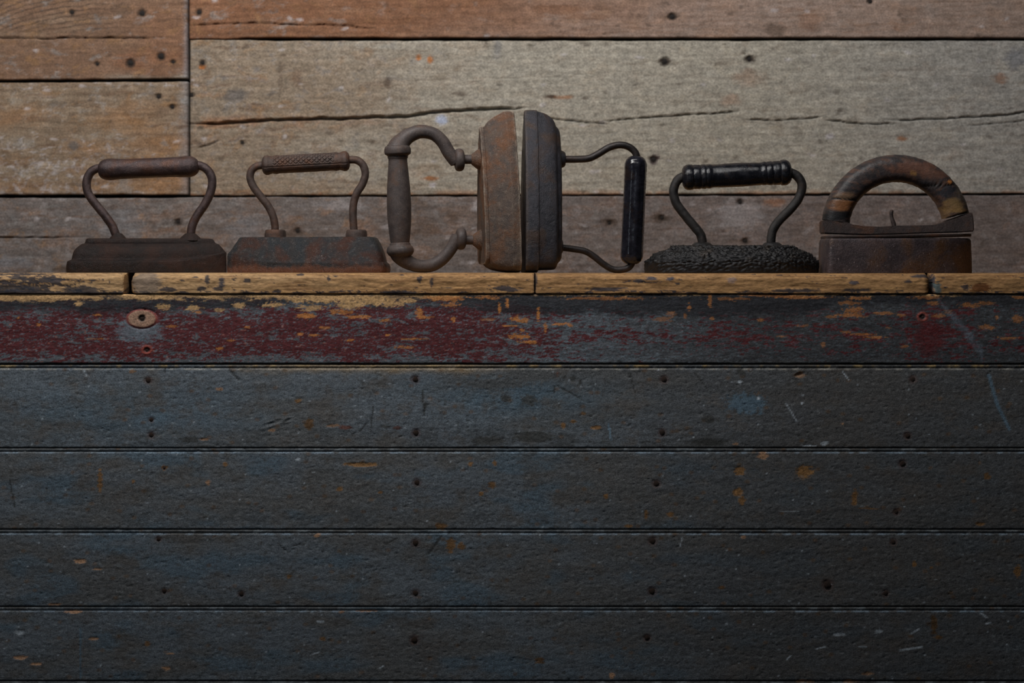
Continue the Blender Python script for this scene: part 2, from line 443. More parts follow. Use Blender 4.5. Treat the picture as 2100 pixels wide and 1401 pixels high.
def wall_c(kind, nails, seed):
    def f(PX, PY):
        wx = 9 * fbm(PX / 37, PY / 31, seed + 20, 3); wy = 6 * fbm(PX / 41, PY / 29, seed + 21, 3)
        big = fbm(PX / 420, PY / 110, seed, 4); mid = fbm((PX + 2 * wx) / 90, (PY + 2 * wy) / 30, seed + 1, 5, .62)
        fine = fbm(PX / 55, (PY + wy) / 3.5, seed + 2, 4); blot = fbm((PX + wx) / 22, (PY + wy) / 14, seed + 3, 5, .65)
        if kind == 'tl':
            c = np.broadcast_to(BROWN * .80, PX.shape + (3,)).copy()
            c = mix(c, sstep(-.2, .7, big + .4 * mid) * .6, TAN * .74)
            c = mix(c, sstep(230, 330, PX) * sstep(110, 60, np.abs(PY - 90)) * .5, RED * .72)
            g = PY + 62 * (1 - np.exp(-(PX + 20) / 100.0)) + 3 * fbm(PX / 40, PY / 20, 5, 3)
            ring = np.sin(g * 0.62) ; m = sstep(.35, .95, ring) * sstep(290, 150, PX) * sstep(72, 56, PY)
            c = mix(c, m * .8, DARK * .8)
            c = mix(c, sstep(150, 161, PY + 5 * mid) * sstep(180, 300, PX) * .7, GREY * 1.05)
            c = mix(c, sstep(372, 384, PX + 4 * mid) * .6, COOL * .95)
        elif kind == 'ml':
            c = np.broadcast_to(TAN * .80, PX.shape + (3,)).copy()
            c = mix(c, sstep(-.2, .5, big) * .7, lin(124, 91, 62) * G)
            c = mix(c, sstep(.0, .8, mid) * .35, GREY)
            w = sstep(.22, .75, fbm((PX + wx) / 12, (PY + wy) / 9, seed + 9, 4) + .35 * mid + .5 * sstep(255, 330, PY) * sstep(420, 160, PX) + .35 * sstep(190, 174, PY) - .3)
            c = mix(c, w * .55, PALE * .92)
            c = mix(c, sstep(.25, .8, fine + .5 * mid) * sstep(330, 400, PY) * .3, DARK * 1.4)
            c = mix(c, sstep(360, 384, PX + 8 * mid) * .5, COOL)
        elif kind == 'tr':
            c = np.broadcast_to(RED * .68, PX.shape + (3,)).copy()
            c = mix(c, sstep(800, 1700, PX + 260 * big) * .8, lin(128, 114, 106) * G)
            c = mix(c, sstep(-.1, .8, mid) * .40, lin(116, 90, 72) * G)
            wv = np.sin((PY + 9 * fbm(PX / 130, PY / 40, seed + 6, 3)) * .55 + .006 * PX)
            c = mix(c, sstep(.55, 1, wv) * sstep(-.1, .5, big) * .35, RED * .62)
            c = mix(c, sstep(.3, .8, blot + .3 * mid) * sstep(1200, 1700, PX) * .35, RED * .7)
        elif kind == 'mr':
            c = np.broadcast_to(GREY, PX.shape + (3,)).copy()
            c = mix(c, sstep(1500, 2050, PX) * .6, lin(126, 125, 124) * G)
            c = mix(c, sstep(1050, 480, PX + 240 * big) * .8, TAN * .86)
            c = mix(c, sstep(.1, .75, mid + .25 * big) * sstep(1350, 500, PX) * .6, BROWN * .8)
            c = mix(c, sstep(.1, .8, mid) * .22, lin(126, 116, 98) * G)
            c = mix(c, sstep(.15, .75, blot + .4 * mid) * sstep(1100, 500, PX) * .5, COOL * .75)
            c = mix(c, sstep(.25, .8, -blot + .3 * mid) * .25, lin(110, 98, 84) * G)
            c = mix(c, sstep(385, 398, PY + 3 * fine) * .5 * sstep(.0, .3, mid + .15), ORNG * .8)
            c = mix(c, np.exp(-((PY - 252 - .0 * PX) / 14) ** 2) * sstep(900, 420, PX) * sstep(-.2, .3, mid) * .5, ORNG * .8)
        else:
            c = np.broadcast_to(DUSK, PX.shape + (3,)).copy()
            c = mix(c, sstep(-.1, .6, mid + .4 * big) * .55, BROWN * .82)
            c = mix(c, sstep(.15, .7, blot + .5 * mid) * .4, COOL * .82)
            c = mix(c, sstep(.2, .8, -mid + .3 * blot) * .35, DARK * 1.35)
            c = mix(c, sstep(700, 1900, PX) * .35, lin(104, 92, 90) * G)
            c = mix(c, sstep(.35, .75, fbm(PX / 26, PY / 20, seed + 8, 3)) * .35, PALE * .72)
        stk = fbm((PX + wx) / 150, (PY + wy) / 9, seed + 30, 5, .62); mot = fbm((PX + 2 * wx) / 46, (PY + 2 * wy) / 34, seed + 31, 5, .66)
        left = sstep(1150, 350, PX)
        c = mix(c, sstep(.18, .6, stk + .4 * mot) * (.18 + .38 * left), BROWN * .62)
        c = mix(c, sstep(.22, .7, mot - .3 * stk) * (.12 + .40 * left), lin(122, 92, 62) * G * .85)
        c = mix(c, sstep(.25, .7, -mot + .3 * blot) * (.16 + .30 * left), lin(120, 120, 120) * G * .95)
        c = mix(c, sstep(.42, .7, blot - .4 * mot) * (.18 + .25 * left), DARK * 1.1)
        cd, cv = cellular((PX + wx) / 60, (PY + wy) / 34, seed + 33)
        c = mix(c, (cv > .78) * (1 - sstep(.05, .16 * cv, cd)) * .5, DARK * .8)
        c = mix(c, (cv < .14) * (1 - sstep(.05, .15, cd)) * .5, PALE * 1.1)
        c = c * (1 + .12 * fine + (.14 * blot + .14 * mid))[..., None]
        for (x, y, rx, ry, col, s) in wall_spots:
            if np.all((PY.min() > y + 3 * ry) | (PY.max() < y - 3 * ry)): continue
            d = np.hypot((PX - x) / rx, (PY - y) / ry) + .45 * blot + .2 * fine
            c = mix(c, (1 - sstep(.45, 1.15, d)) * min(1, s * 1.25), col)
        for (x, y, r) in nails:
            d = np.hypot(PX - x, PY - y) + 3 * blot
            c = mix(c, (1 - sstep(r * .9, r * 1.8, d)) * .85, DARK * .35)
        return np.clip(c, .005, .95)
    return f


wall = mesh_obj('wall_back', [(-2.2, YW + .028, 0), (2.2, YW + .028, 0), (2.2, YW + .028, 2.4), (-2.2, YW + .028, 2.4),
                              (-2.2, YW + .12, 0), (2.2, YW + .12, 0), (2.2, YW + .12, 2.4), (-2.2, YW + .12, 2.4)],
                [(0, 1, 2, 3), (5, 4, 7, 6), (3, 2, 6, 7), (4, 5, 1, 0), (1, 5, 6, 2), (4, 0, 3, 7)], M['backing'], smooth=False)
tag(wall, 'weathered wall of wide horizontal wooden planks behind the counter', 'wall', kind='structure')

XL, XR = -520, 2620
seam_tr_top = lambda x: 82.0 + 1.5 * sstep(400, 560, x)
def wall_plank(kind, x0, x1, top, bot, nails, seed, sx=4, sy=2, dy=0.0):
    o = plank('plank', wall, M['wall_wood'], x0, x1, top, bot, YW + dy, .026, sx, sy, wall_h(nails), wall_c(kind, nails, seed), r_edge=2.2, wob=1.2, seed=seed)
    for (x, y, r) in nails:
        nail(o, x, y, YW + dy, r * .9, .0018, 'old_nail')
    return o


p_tl = wall_plank('tl', XL, 383.5, -95, lambda x: 163.5 - .007 * x, wall_nails['tl'], 101)
p_ml = wall_plank('ml', XL, 384.5, lambda x: 170.0 - .007 * x, 399.0, wall_nails['ml'], 102, dy=.0015)
p_tr = wall_plank('tr', 388.5, XR, -120, lambda x: 79.5 - 2.8 * sstep(430, 560, x), wall_nails['tr'], 103)
p_mr = wall_plank('mr', 390, XR, lambda x: 81.5 + 2.2 * sstep(430, 560, x), lambda x: 401.0 - .0028 * (x - 390), wall_nails['mr'], 104, dy=.002)
p_bt = wall_plank('bt', XL, XR, lambda x: 406.5 - 1.6 * sstep(300, 420, x) - .0026 * np.clip(x - 390, 0, None), 620, wall_nails['bt'], 105, dy=.001)
# planks above and below the picture, coarser
for (x0, x1, t, b, kd, sd) in ((XL, 620, -330, -99, 'ml', 111), (624, XR, -345, -124, 'mr', 112), (XL, XR, -600, -350, 'bt', 113),
                               (XL, 1500, 624, 860, 'mr', 114), (1504, XR, 624, 860, 'tl', 115)):
    plank('plank', wall, M['wall_wood'], x0, x1, t, b, YW, .026, 16, 8, lambda a, c: a * 0, wall_c(kd, [], sd), r_edge=4, seed=sd)

floor = mesh_obj('floor', [(-2.2, -3.4, 0), (2.2, -3.4, 0), (2.2, YW + .1, 0), (-2.2, YW + .1, 0),
                           (-2.2, -3.4, -.05), (2.2, -3.4, -.05), (2.2, YW + .1, -.05), (-2.2, YW + .1, -.05)],
                 [(0, 1, 2, 3), (7, 6, 5, 4), (0, 4, 5, 1), (1, 5, 6, 2), (2, 6, 7, 3), (3, 7, 4, 0)], M['floor'], smooth=False)
tag(floor, 'plain worn wooden floor in front of the counter', 'floor', kind='structure')

# =================================================================== THE COUNTER
counter = empty('counter', (0, 0, 0))
tag(counter, 'old painted wooden counter with worn tan top edge and dark blue-grey boarded front', 'counter')

GB = 3.2
BLUE = lin(63, 69, 75) * GB; SLATE = lin(60, 61, 62) * GB; BLUER = lin(54, 69, 80) * GB; GRIME = lin(38, 38, 37) * GB
OCHRE = lin(90, 64, 34) * GB; CHIP = lin(122, 93, 70) * GB; WHITE = lin(140, 148, 156) * GB; RUSTD = lin(52, 30, 24) * GB

board_nails = [(304, 780, 6.5), (852, 778, 7), (1362, 778, 7), (1872, 778, 6.5), (310, 892, 6), (310, 861, 5), (853, 888, 7), (1358, 887, 7), (1861, 894, 6.5),
               (855, 990, 7), (1346, 992, 7), (1851, 951, 7), (337, 960, 3.5), (1838, 1050, 5.5),
               (325, 1106, 5), (852, 1114, 7.5), (1338, 1110, 7.5), (1832, 1112, 6), (337, 1212, 5.5), (1697, 1200, 9), (852, 1217, 7), (1337, 1213, 8), (1816, 1217, 6),
               (495, 1218, 6), (850, 1313, 8), (1327, 1308, 6.5)]
chips = [  # x, y, rx, ry, colour
    (165, 1151, 13, 5, CHIP), (200, 1167, 9, 2.2, CHIP * .8), (150, 1255, 17, 3.6, CHIP * 1.1), (192, 1310, 10, 4, CHIP), (40, 1349, 14, 4.5, CHIP), (75, 1362, 11, 3, CHIP),
    (342, 1372, 9, 4.5, CHIP), (349, 1341, 8, 2, CHIP), (112, 1240, 14, 2.5, CHIP * .6), (737, 953, 32, 4.5, OCHRE * 1.1), (205, 986, 5, 24, OCHRE * .85), (1650, 967, 19, 13, OCHRE),
    (1517, 966, 11, 11, OCHRE * .9), (1514, 1010, 10, 9, OCHRE), (1522, 1028, 7, 9, OCHRE * .9), (1565, 935, 11, 8, CHIP * .75), (1752, 1020, 6, 18, OCHRE * .75), (2087, 1172, 8, 12, OCHRE * .8),
    (925, 1118, 9, 16, OCHRE * .75), (946, 1120, 8, 8, OCHRE * .8), (965, 952, 5, 5, OCHRE), (1015, 950, 5, 6, OCHRE * .9), (1010, 995, 8, 7, OCHRE * .7), (986, 1013, 5, 5, OCHRE),
    (905, 1080, 12, 8, OCHRE * .7), (462, 953, 5, 5, OCHRE), (273, 988, 4, 4, OCHRE), (427, 990, 5, 5, CHIP * .7), (697, 1003, 6, 5, OCHRE), (780, 1009, 4, 4, OCHRE),
    (337, 960, 6, 6, OCHRE * .8), (650, 1099, 7, 4, CHIP * .9), (593, 1182, 6, 5, OCHRE * .7), (1242, 1018, 5, 5, OCHRE), (1375, 1055, 8, 5, OCHRE * .8), (1290, 1080, 8, 4, OCHRE),
    (1325, 1055, 4, 12, OCHRE * .6), (1525, 1102, 5, 4, CHIP * .8), (1875, 1157, 4, 6, OCHRE), (1910, 1165, 4, 3, OCHRE * .8), (2010, 1075, 10, 4, OCHRE * .7), (2025, 977, 7, 7, OCHRE * .6),
    (1255, 1386, 6, 5, CHIP), (1107, 1355, 10, 7, OCHRE * .5), (1647, 1397, 22, 3, CHIP * .8), (1740, 1397, 18, 3.2, CHIP * .8), (1780, 1382, 10, 4, CHIP * .5), (1915, 1280, 7, 22, OCHRE * .4),
    (1925, 1308, 7, 5, OCHRE * .6), (1480, 1205, 6, 4, OCHRE * .6), (302, 1320, 6, 7, OCHRE * .7), (662, 1310, 7, 5, OCHRE * .7), (752, 1253, 20, 2.5, CHIP * .7), (700, 1255, 5, 2.5, CHIP * .7),
    (450, 798, 8, 4, CHIP * .7), (272, 762, 8, 3.5, CHIP * .5), (612, 822, 7, 5, OCHRE * .8), (682, 873, 12, 3.5, CHIP * .55), (418, 901, 9, 3, CHIP * .6), (390, 901, 20, 6, GRIME),
    (635, 870, 9, 12, OCHRE * .5), (558, 882, 8, 3, CHIP * .6), (708, 877, 14, 4, RUSTD * 1.6), (815, 877, 8, 4, RUSTD), (790, 875, 14, 3, GRIME * .8), (872, 832, 5, 9, GRIME * .7),
    (1155, 873, 5, 7, OCHRE), (1175, 865, 6, 4, OCHRE * .8), (1222, 877, 10, 4, OCHRE), (1195, 848, 7, 4, OCHRE * .6), (1037, 817, 10, 8, GRIME), (1085, 822, 17, 11, GRIME * 1.2),
    (1143, 768, 4, 6, RUSTD * 1.5), (1157, 774, 5, 4, GRIME * .7), (1175, 777, 6, 5, GRIME * .7), (1190, 783, 4, 6, GRIME * .7), (1520, 763, 9, 9, GRIME), (1453, 860, 14, 8, GRIME * .9),
    (1530, 828, 40, 22, BLUER), (1640, 770, 12, 6, CHIP * .4), (1645, 828, 3, 3, WHITE * .7), (1555, 817, 3.5, 3.5, WHITE * .8), (1517, 784, 4, 4, WHITE * .8), (1728, 869, 3, 2, CHIP),
    (1455, 908, 36, 8, GRIME * .7), (1508, 911, 6, 3, CHIP * .7), (1690, 910, 8, 4, WHITE * .5), (1660, 914, 14, 2, WHITE * .6), (1095, 897, 44, 12, GRIME * 1.15), (1000, 905, 40, 10, GRIME * 1.2),
    (1720, 1301, 13, 4, WHITE * .45), (1802, 1295, 8, 6, WHITE * .5), (1770, 1327, 8, 2.5, WHITE * .4), (1020, 787, 80, 10, SLATE * .75), (1090, 770, 60, 14, SLATE * .8),
    (40, 1297, 9, 6, WHITE * .5), (655, 1275, 8, 3, WHITE * .6), (612, 942, 6, 3, WHITE * .6), (540, 1210, 6, 5, SLATE * 1.6), (1490, 1280, 4, 3, WHITE * .5),
]
scratches = [  # a, b, half width, colour or None, depth
    ((470, 758), (490, 780), 1.5, GRIME * .5, .0008), ((338, 757), (337, 764), 1.6, GRIME * .4, .0008), ((172, 760), (177, 770), 1.8, WHITE * .5, .0004),
    ((1142, 790), (1196, 822), 1.1, GRIME * .6, .0005), ((1137, 792), (1137, 806), 1.2, GRIME * .5, .0005), ((866, 800), (870, 850), 1.2, GRIME * .6, .0004),
    ((766, 832), (760, 880), 1.1, GRIME * .6, .0004), ((738, 885), (752, 868), 1.3, GRIME * .5, .0004), ((1292, 765), (1302, 805), 1.1, GRIME * .6, .0004),
    ((1248, 870), (1253, 902), 1.5, BLUER * 1.7, .0), ((1425, 765), (1452, 800), 1.0, GRIME * .6, .0004), ((1612, 828), (1634, 864), 1.1, WHITE * .55, .0),
    ((1728, 762), (1741, 780), 1.0, WHITE * .6, .0), ((2028, 770), (2045, 830), 3, BLUER * 1.25, .0), ((2045, 830), (2070, 880), 3, BLUER * 1.2, .0),
    ((1846, 1334), (1890, 1327), 2.0, WHITE * .55, .0), ((1675, 1331), (1692, 1327), 1.3, WHITE * .6, .0), ((1614, 1352), (1622, 1345), 1.2, WHITE * .7, .0),
    ((1868, 1300), (1885, 1290), 1.8, WHITE * .5, .0), ((2012, 1258), (2024, 1267), 1.4, WHITE * .7, .0), ((2022, 1280), (2032, 1277), 1.6, WHITE * .6, .0),
    ((1394, 1122), (1400, 1100), 1.0, WHITE * .5, .0), ((640, 1342), (655, 1338), 1.3, WHITE * .6, .0), ((780, 1370), (786, 1366), 1.4, WHITE * .7, .0),
    ((615, 1116), (602, 1120), 1.0, GRIME * .5, .0005), ((570, 1115), (590, 1132), 1.0, GRIME * .5, .0005), ((880, 1135), (905, 1100), 2.0, GRIME * .6, .0003),
    ((790, 1117), (812, 1105), 1.2, GRIME * .5, .0003), ((1760, 1042), (1800, 1044), .9, OCHRE * .7, .0), ((1600, 1049), (1640, 1049), .8, WHITE * .35, .0),
    ((165, 1290), (165, 1390), 2.0, BLUER * 1.1, .0), ((2060, 1095), (2060, 1120), .9, WHITE * .4, .0), ((20, 985), (30, 1040), 1.4, GRIME * .6, .0003),
]
gouges = [(548, 872, 14, 5), (565, 866, 16, 5), (590, 862, 9, 4), (1640, 768, 12, 5)]
SEAMS = [747, 918.5, 1085.5, 1244, 1396.5]


def board_h(nails, top, nouse=None):
    def f(PX, PY):
        h = .0005 * fbm(PX / 300, PY / 60, 40, 3) + .00022 * fbm(PX / 14, PY / 9, 41, 4) + .00012 * fbm(PX / 5, PY / 4, 45, 2)
        # bead along the upper edge: round nose, then a quirk groove
        d = PY - top
        h = h + np.where(d < 7.5, (3.2 - np.sqrt(np.maximum(3.2 ** 2 - np.clip(np.abs(d - 4.1) * .86, 0, 3.2) ** 2, 0))) * K * 1.0, 0)
        h = h + .0013 * np.exp(-((d - 8.2) / 1.1) ** 2)
        for (x, y, r) in nails:
            dd = np.hypot(PX - x, PY - y)
            h = h + .0006 * (1 - sstep(r * .7, r * 1.5, dd))
        for a, b, w, col, dep in scratches:
            if dep: h = h + dep * (1 - sstep(w * .6, w * 1.8, seg_dist(PX, PY, a, b)))
        for (x, y, rx, ry) in gouges:
            dd = np.hypot((PX - x) / rx, (PY - y + .3 * (PX - x)) / ry)
            h = h + .0007 * np.clip(1 - dd, 0, 1) - .0004 * np.exp(-((dd - 1.2) / .25) ** 2)
        for (x, y, rx, ry, col) in chips:
            if rx > 8 and col[0] > .2:
                h = h + .0005 * (1 - sstep(.7, 1.1, np.hypot((PX - x) / rx, (PY - y) / ry)))
        # sparse pits
        cd, cv = cellular(PX / 15, PY / 15, 46)
        h = h + .0006 * (cv > .62) * (1 - sstep(.06, .16 * (.5 + cv), cd))
        return h
    return f


def board_c(nails, top, seed):
    def f(PX, PY):
        big = fbm(PX / 330, PY / 120, seed, 4); mid = fbm(PX / 70, PY / 45, seed + 1, 4)
        fine = fbm(PX / 9, PY / 7, 52, 4); hor = fbm(PX / 80, PY / 5, 53, 3)
        c = np.broadcast_to(SLATE, PX.shape + (3,)).copy()
        c = mix(c, sstep(-.35, .45, big + .5 * mid) * .8, BLUE)
        if top < 760:
            blue = np.exp(-((PX - 1070) / 190) ** 2 - ((PY - 815) / 40) ** 2) + .7 * np.exp(-((PX - 250) / 260) ** 2 - ((PY - 850) / 55) ** 2)
            c = mix(c, np.clip(blue * (.75 + .6 * mid), 0, .8), BLUER)
        else:
            c = mix(c, sstep(.1, .6, fbm(PX / 170, PY / 70, seed + 4, 3)) * .6, BLUER * .92)
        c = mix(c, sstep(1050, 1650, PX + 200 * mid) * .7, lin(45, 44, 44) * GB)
        c = mix(c, sstep(.12, .7, -mid + .5 * fine) * .40, lin(56, 51, 47) * GB)
        c = mix(c, sstep(.32, .75, fine + .5 * hor) * .5, GRIME)
        c = mix(c, sstep(.42, .8, -fine + .3 * mid) * .25, lin(92, 96, 98) * GB)
        # grime and rubbed paint near the seams, highlight painted below the groove
        d = PY - top
        c = mix(c, sstep(120, 160, d + 14 * mid) * sstep(-.1, .5, mid + .5 * fine) * .45, GRIME)
        c = mix(c, (1 - sstep(0, 8, np.abs(d - 1))) * .55, GRIME * .8)
        lip_glint = (1 - sstep(1.0, 2.4, np.abs(d - 10.6))) * sstep(-.15, .25, fbm(PX / 38, PX * 0, seed + 7, 4))
        c = mix(c, lip_glint * .5, (lin(112, 110, 104) if top < 760 else lin(92, 108, 122)) * GB)
        bead = (1 - sstep(2.0, 4, np.abs(d - 4.5))) * sstep(.0, .35, fbm(PX / 46, PX * 0 + 4, seed + 8, 4))
        c = mix(c, bead * .5, (lin(120, 100, 60) if top < 760 else lin(90, 96, 100)) * GB)
        if top < 760:
            c = mix(c, sstep(24, 8, d + 6 * mid) * sstep(400, 700, PX) * sstep(1100, 900, PX) * .55, lin(100, 84, 60) * GB)
        # small stray flakes
        cd, cv = cellular(PX / 34, PY / 26, seed + 9)
        fl = (cv > .80) * (1 - sstep(.10, .20, cd + .06 * fine))
        c = mix(c, fl * .45, OCHRE * .5)
        cd, cv = cellular(PX / 30 + .5, PY / 30, seed + 11)
        c = mix(c, (cv > .86) * (1 - sstep(.035, .08, cd)) * .8, WHITE * .6)
        for (x, y, rx, ry, col) in chips:
            if y + 3 * ry < PY.min() or y - 3 * ry > PY.max(): continue
            dd = np.hypot((PX - x) / rx, (PY - y) / ry) + .5 * fine + .25 * hor
            c = mix(c, (1 - sstep(.75, 1.15, dd)) * .85, col)
        for a, b, w, col, dep in scratches:
            c = mix(c, (1 - sstep(w * .7, w * 1.6, seg_dist(PX, PY, a, b) + .5 * fine)) * .8, col)
        for (x, y, r) in nails:
            dd = np.hypot(PX - x, PY - y) + 2.5 * fine
            c = mix(c, (1 - sstep(r * .9, r * 1.9, dd)) * .5, RUSTD * .8)
        return np.clip(c, .004, .9)
    return f


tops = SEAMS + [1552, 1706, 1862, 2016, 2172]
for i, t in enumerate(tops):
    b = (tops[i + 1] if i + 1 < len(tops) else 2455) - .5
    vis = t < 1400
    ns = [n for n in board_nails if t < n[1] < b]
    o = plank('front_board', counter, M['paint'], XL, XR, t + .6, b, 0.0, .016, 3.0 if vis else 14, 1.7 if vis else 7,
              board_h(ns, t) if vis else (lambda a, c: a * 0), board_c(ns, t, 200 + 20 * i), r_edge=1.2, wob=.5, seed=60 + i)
    for (x, y, r) in ns:
        nail(o, x, y, 0.0, r * .82, .0003)

# ---- apron: flaking dark red over blue-grey over black, bare wood along the top edge
WOOD = lin(128, 102, 70) * GB; WOODO = lin(128, 82, 42) * GB; BLACK = lin(23, 23, 26) * GB; REDP = lin(54, 18, 20) * GB; BLUP = lin(68, 77, 84) * GB
AP_Y = -.0005
apron_patch = [  # bare orange wood patches
    (1065, 690, 30, 8, 1), (1085, 702, 22, 5, 1), (1058, 655, 13, 10, 1), (1075, 657, 11, 9, .9), (1104, 645, 4, 20, 1), (1118, 672, 4, 16, .9), (1150, 665, 22, 5, .9),
    (1170, 668, 8, 5, .9), (1045, 668, 22, 2.5, 1), (1070, 677, 6, 4, .9), (845, 695, 34, 2.2, 1), (830, 712, 26, 4, .7), (797, 687, 8, 4, 1), (870, 650, 20, 5, .9), (930, 655, 5, 9, 1),
    (860, 640, 9, 14, .9), (745, 650, 20, 5, .9), (790, 657, 14, 4, .9), (715, 698, 14, 4, 1), (722, 650, 22, 5, .8), (1000, 655, 18, 4, .5), (1024, 632, 4, 16, 1), (1040, 622, 4, 14, 1),
    (1750, 636, 22, 10, .9), (1745, 647, 34, 6, .9), (1810, 643, 26, 5, .9), (1850, 647, 10, 5, .9), (1795, 692, 26, 4, 1), (1770, 686, 26, 4, .9), (1735, 681, 14, 4, .8), (1705, 650, 14, 4, .8),
    (1925, 648, 18, 6, .8), (1945, 640, 8, 8, .6), (1645, 668, 22, 4, .6), (1605, 690, 16, 3, .7), (1560, 656, 8, 5, .9), (1688, 706, 6, 8, .7), (1820, 672, 8, 3, .6), (1855, 710, 12, 4, .7),
    (2025, 672, 16, 9, .8), (2085, 655, 14, 12, .8), (2045, 652, 5, 7, .8), (2070, 694, 34, 4, .9), (1990, 626, 26, 7, .8), (2025, 622, 20, 6, .7), (2090, 610, 14, 6, .8),
    (1456, 616, 5, 22, .9), (1413, 630, 5, 10, .9), (1460, 652, 5, 5, .9), (1360, 655, 22, 8, .5), (1375, 645, 12, 9, .5), (1500, 613, 50, 5, .6), (1405, 648, 4, 8, .8),
    (80, 666, 6, 4, 1), (38, 652, 4, 4, .9), (200, 646, 12, 3, 1), (205, 695, 28, 2, .7), (450, 716, 9, 4, 1), (335, 630, 18, 9, .9), (395, 632, 20, 8, .9), (450, 636, 14, 6, .8), (490, 627, 18, 8, .9),
    (352, 670, 14, 4, .7), (405, 640, 8, 4, .8), (508, 670, 9, 4, .8), (560, 625, 26, 7, 1), (625, 648, 22, 8, 1), (610, 615, 24, 10, 1), (660, 612, 50, 14, 1), (640, 632, 40, 8, .8),
    (616, 685, 8, 4, 1), (645, 688, 14, 3, .9), (665, 672, 12, 4, .8), (160, 622, 9, 8, 1), (475, 698, 10, 3, .7), (700, 640, 30, 8, .8),
    (760, 615, 60, 14, 1), (720, 625, 40, 12, 1), (800, 622, 40, 12, .9), (840, 618, 16, 9, .9), (910, 612, 50, 9, .8), (925, 625, 20, 7, .8), (1000, 610, 30, 6, .7), (1240, 612, 90, 5, .6),
    (1560, 605, 50, 4, .8), (1650, 610, 60, 5, .8), (1620, 608, 50, 4, .7), (1760, 612, 30, 5, .9), (1740, 622, 26, 6, .7), (1900, 610, 40, 5, .7), (1915, 622, 14, 6, .8),
]


def apron_h(PX, PY):
    fl = fbm(PX / 18, PY / 5, 71, 4)
    h = .0004 * fbm(PX / 200, PY / 40, 70, 3) + .00014 * sstep(.0, .25, fl) + .00010 * fbm(PX / 6, PY / 3, 72, 3)
    d = np.hypot((PX - 291) / 31, (PY - 654) / 19)
    h = h - .0006 * (1 - sstep(.85, 1.02, d)) + .0007 * np.exp(-((d - 1.08) / .07) ** 2)
    h = h + .003 * (1 - sstep(4.5, 7.5, np.hypot(PX - 291, PY - 653)))
    h = h + .0016 * (1 - sstep(1.0, 2.2, seg_dist(PX, PY, (297, 636), (296, 648))))
    for (x, y) in ((301, 718), (1892, 650)):
        dd = np.hypot(PX - x, (PY - y) * 1.15)
        h = h + .0012 * (1 - sstep(4, 6, dd)) - .0006 * np.exp(-((dd - 9) / 2) ** 2)
    return h


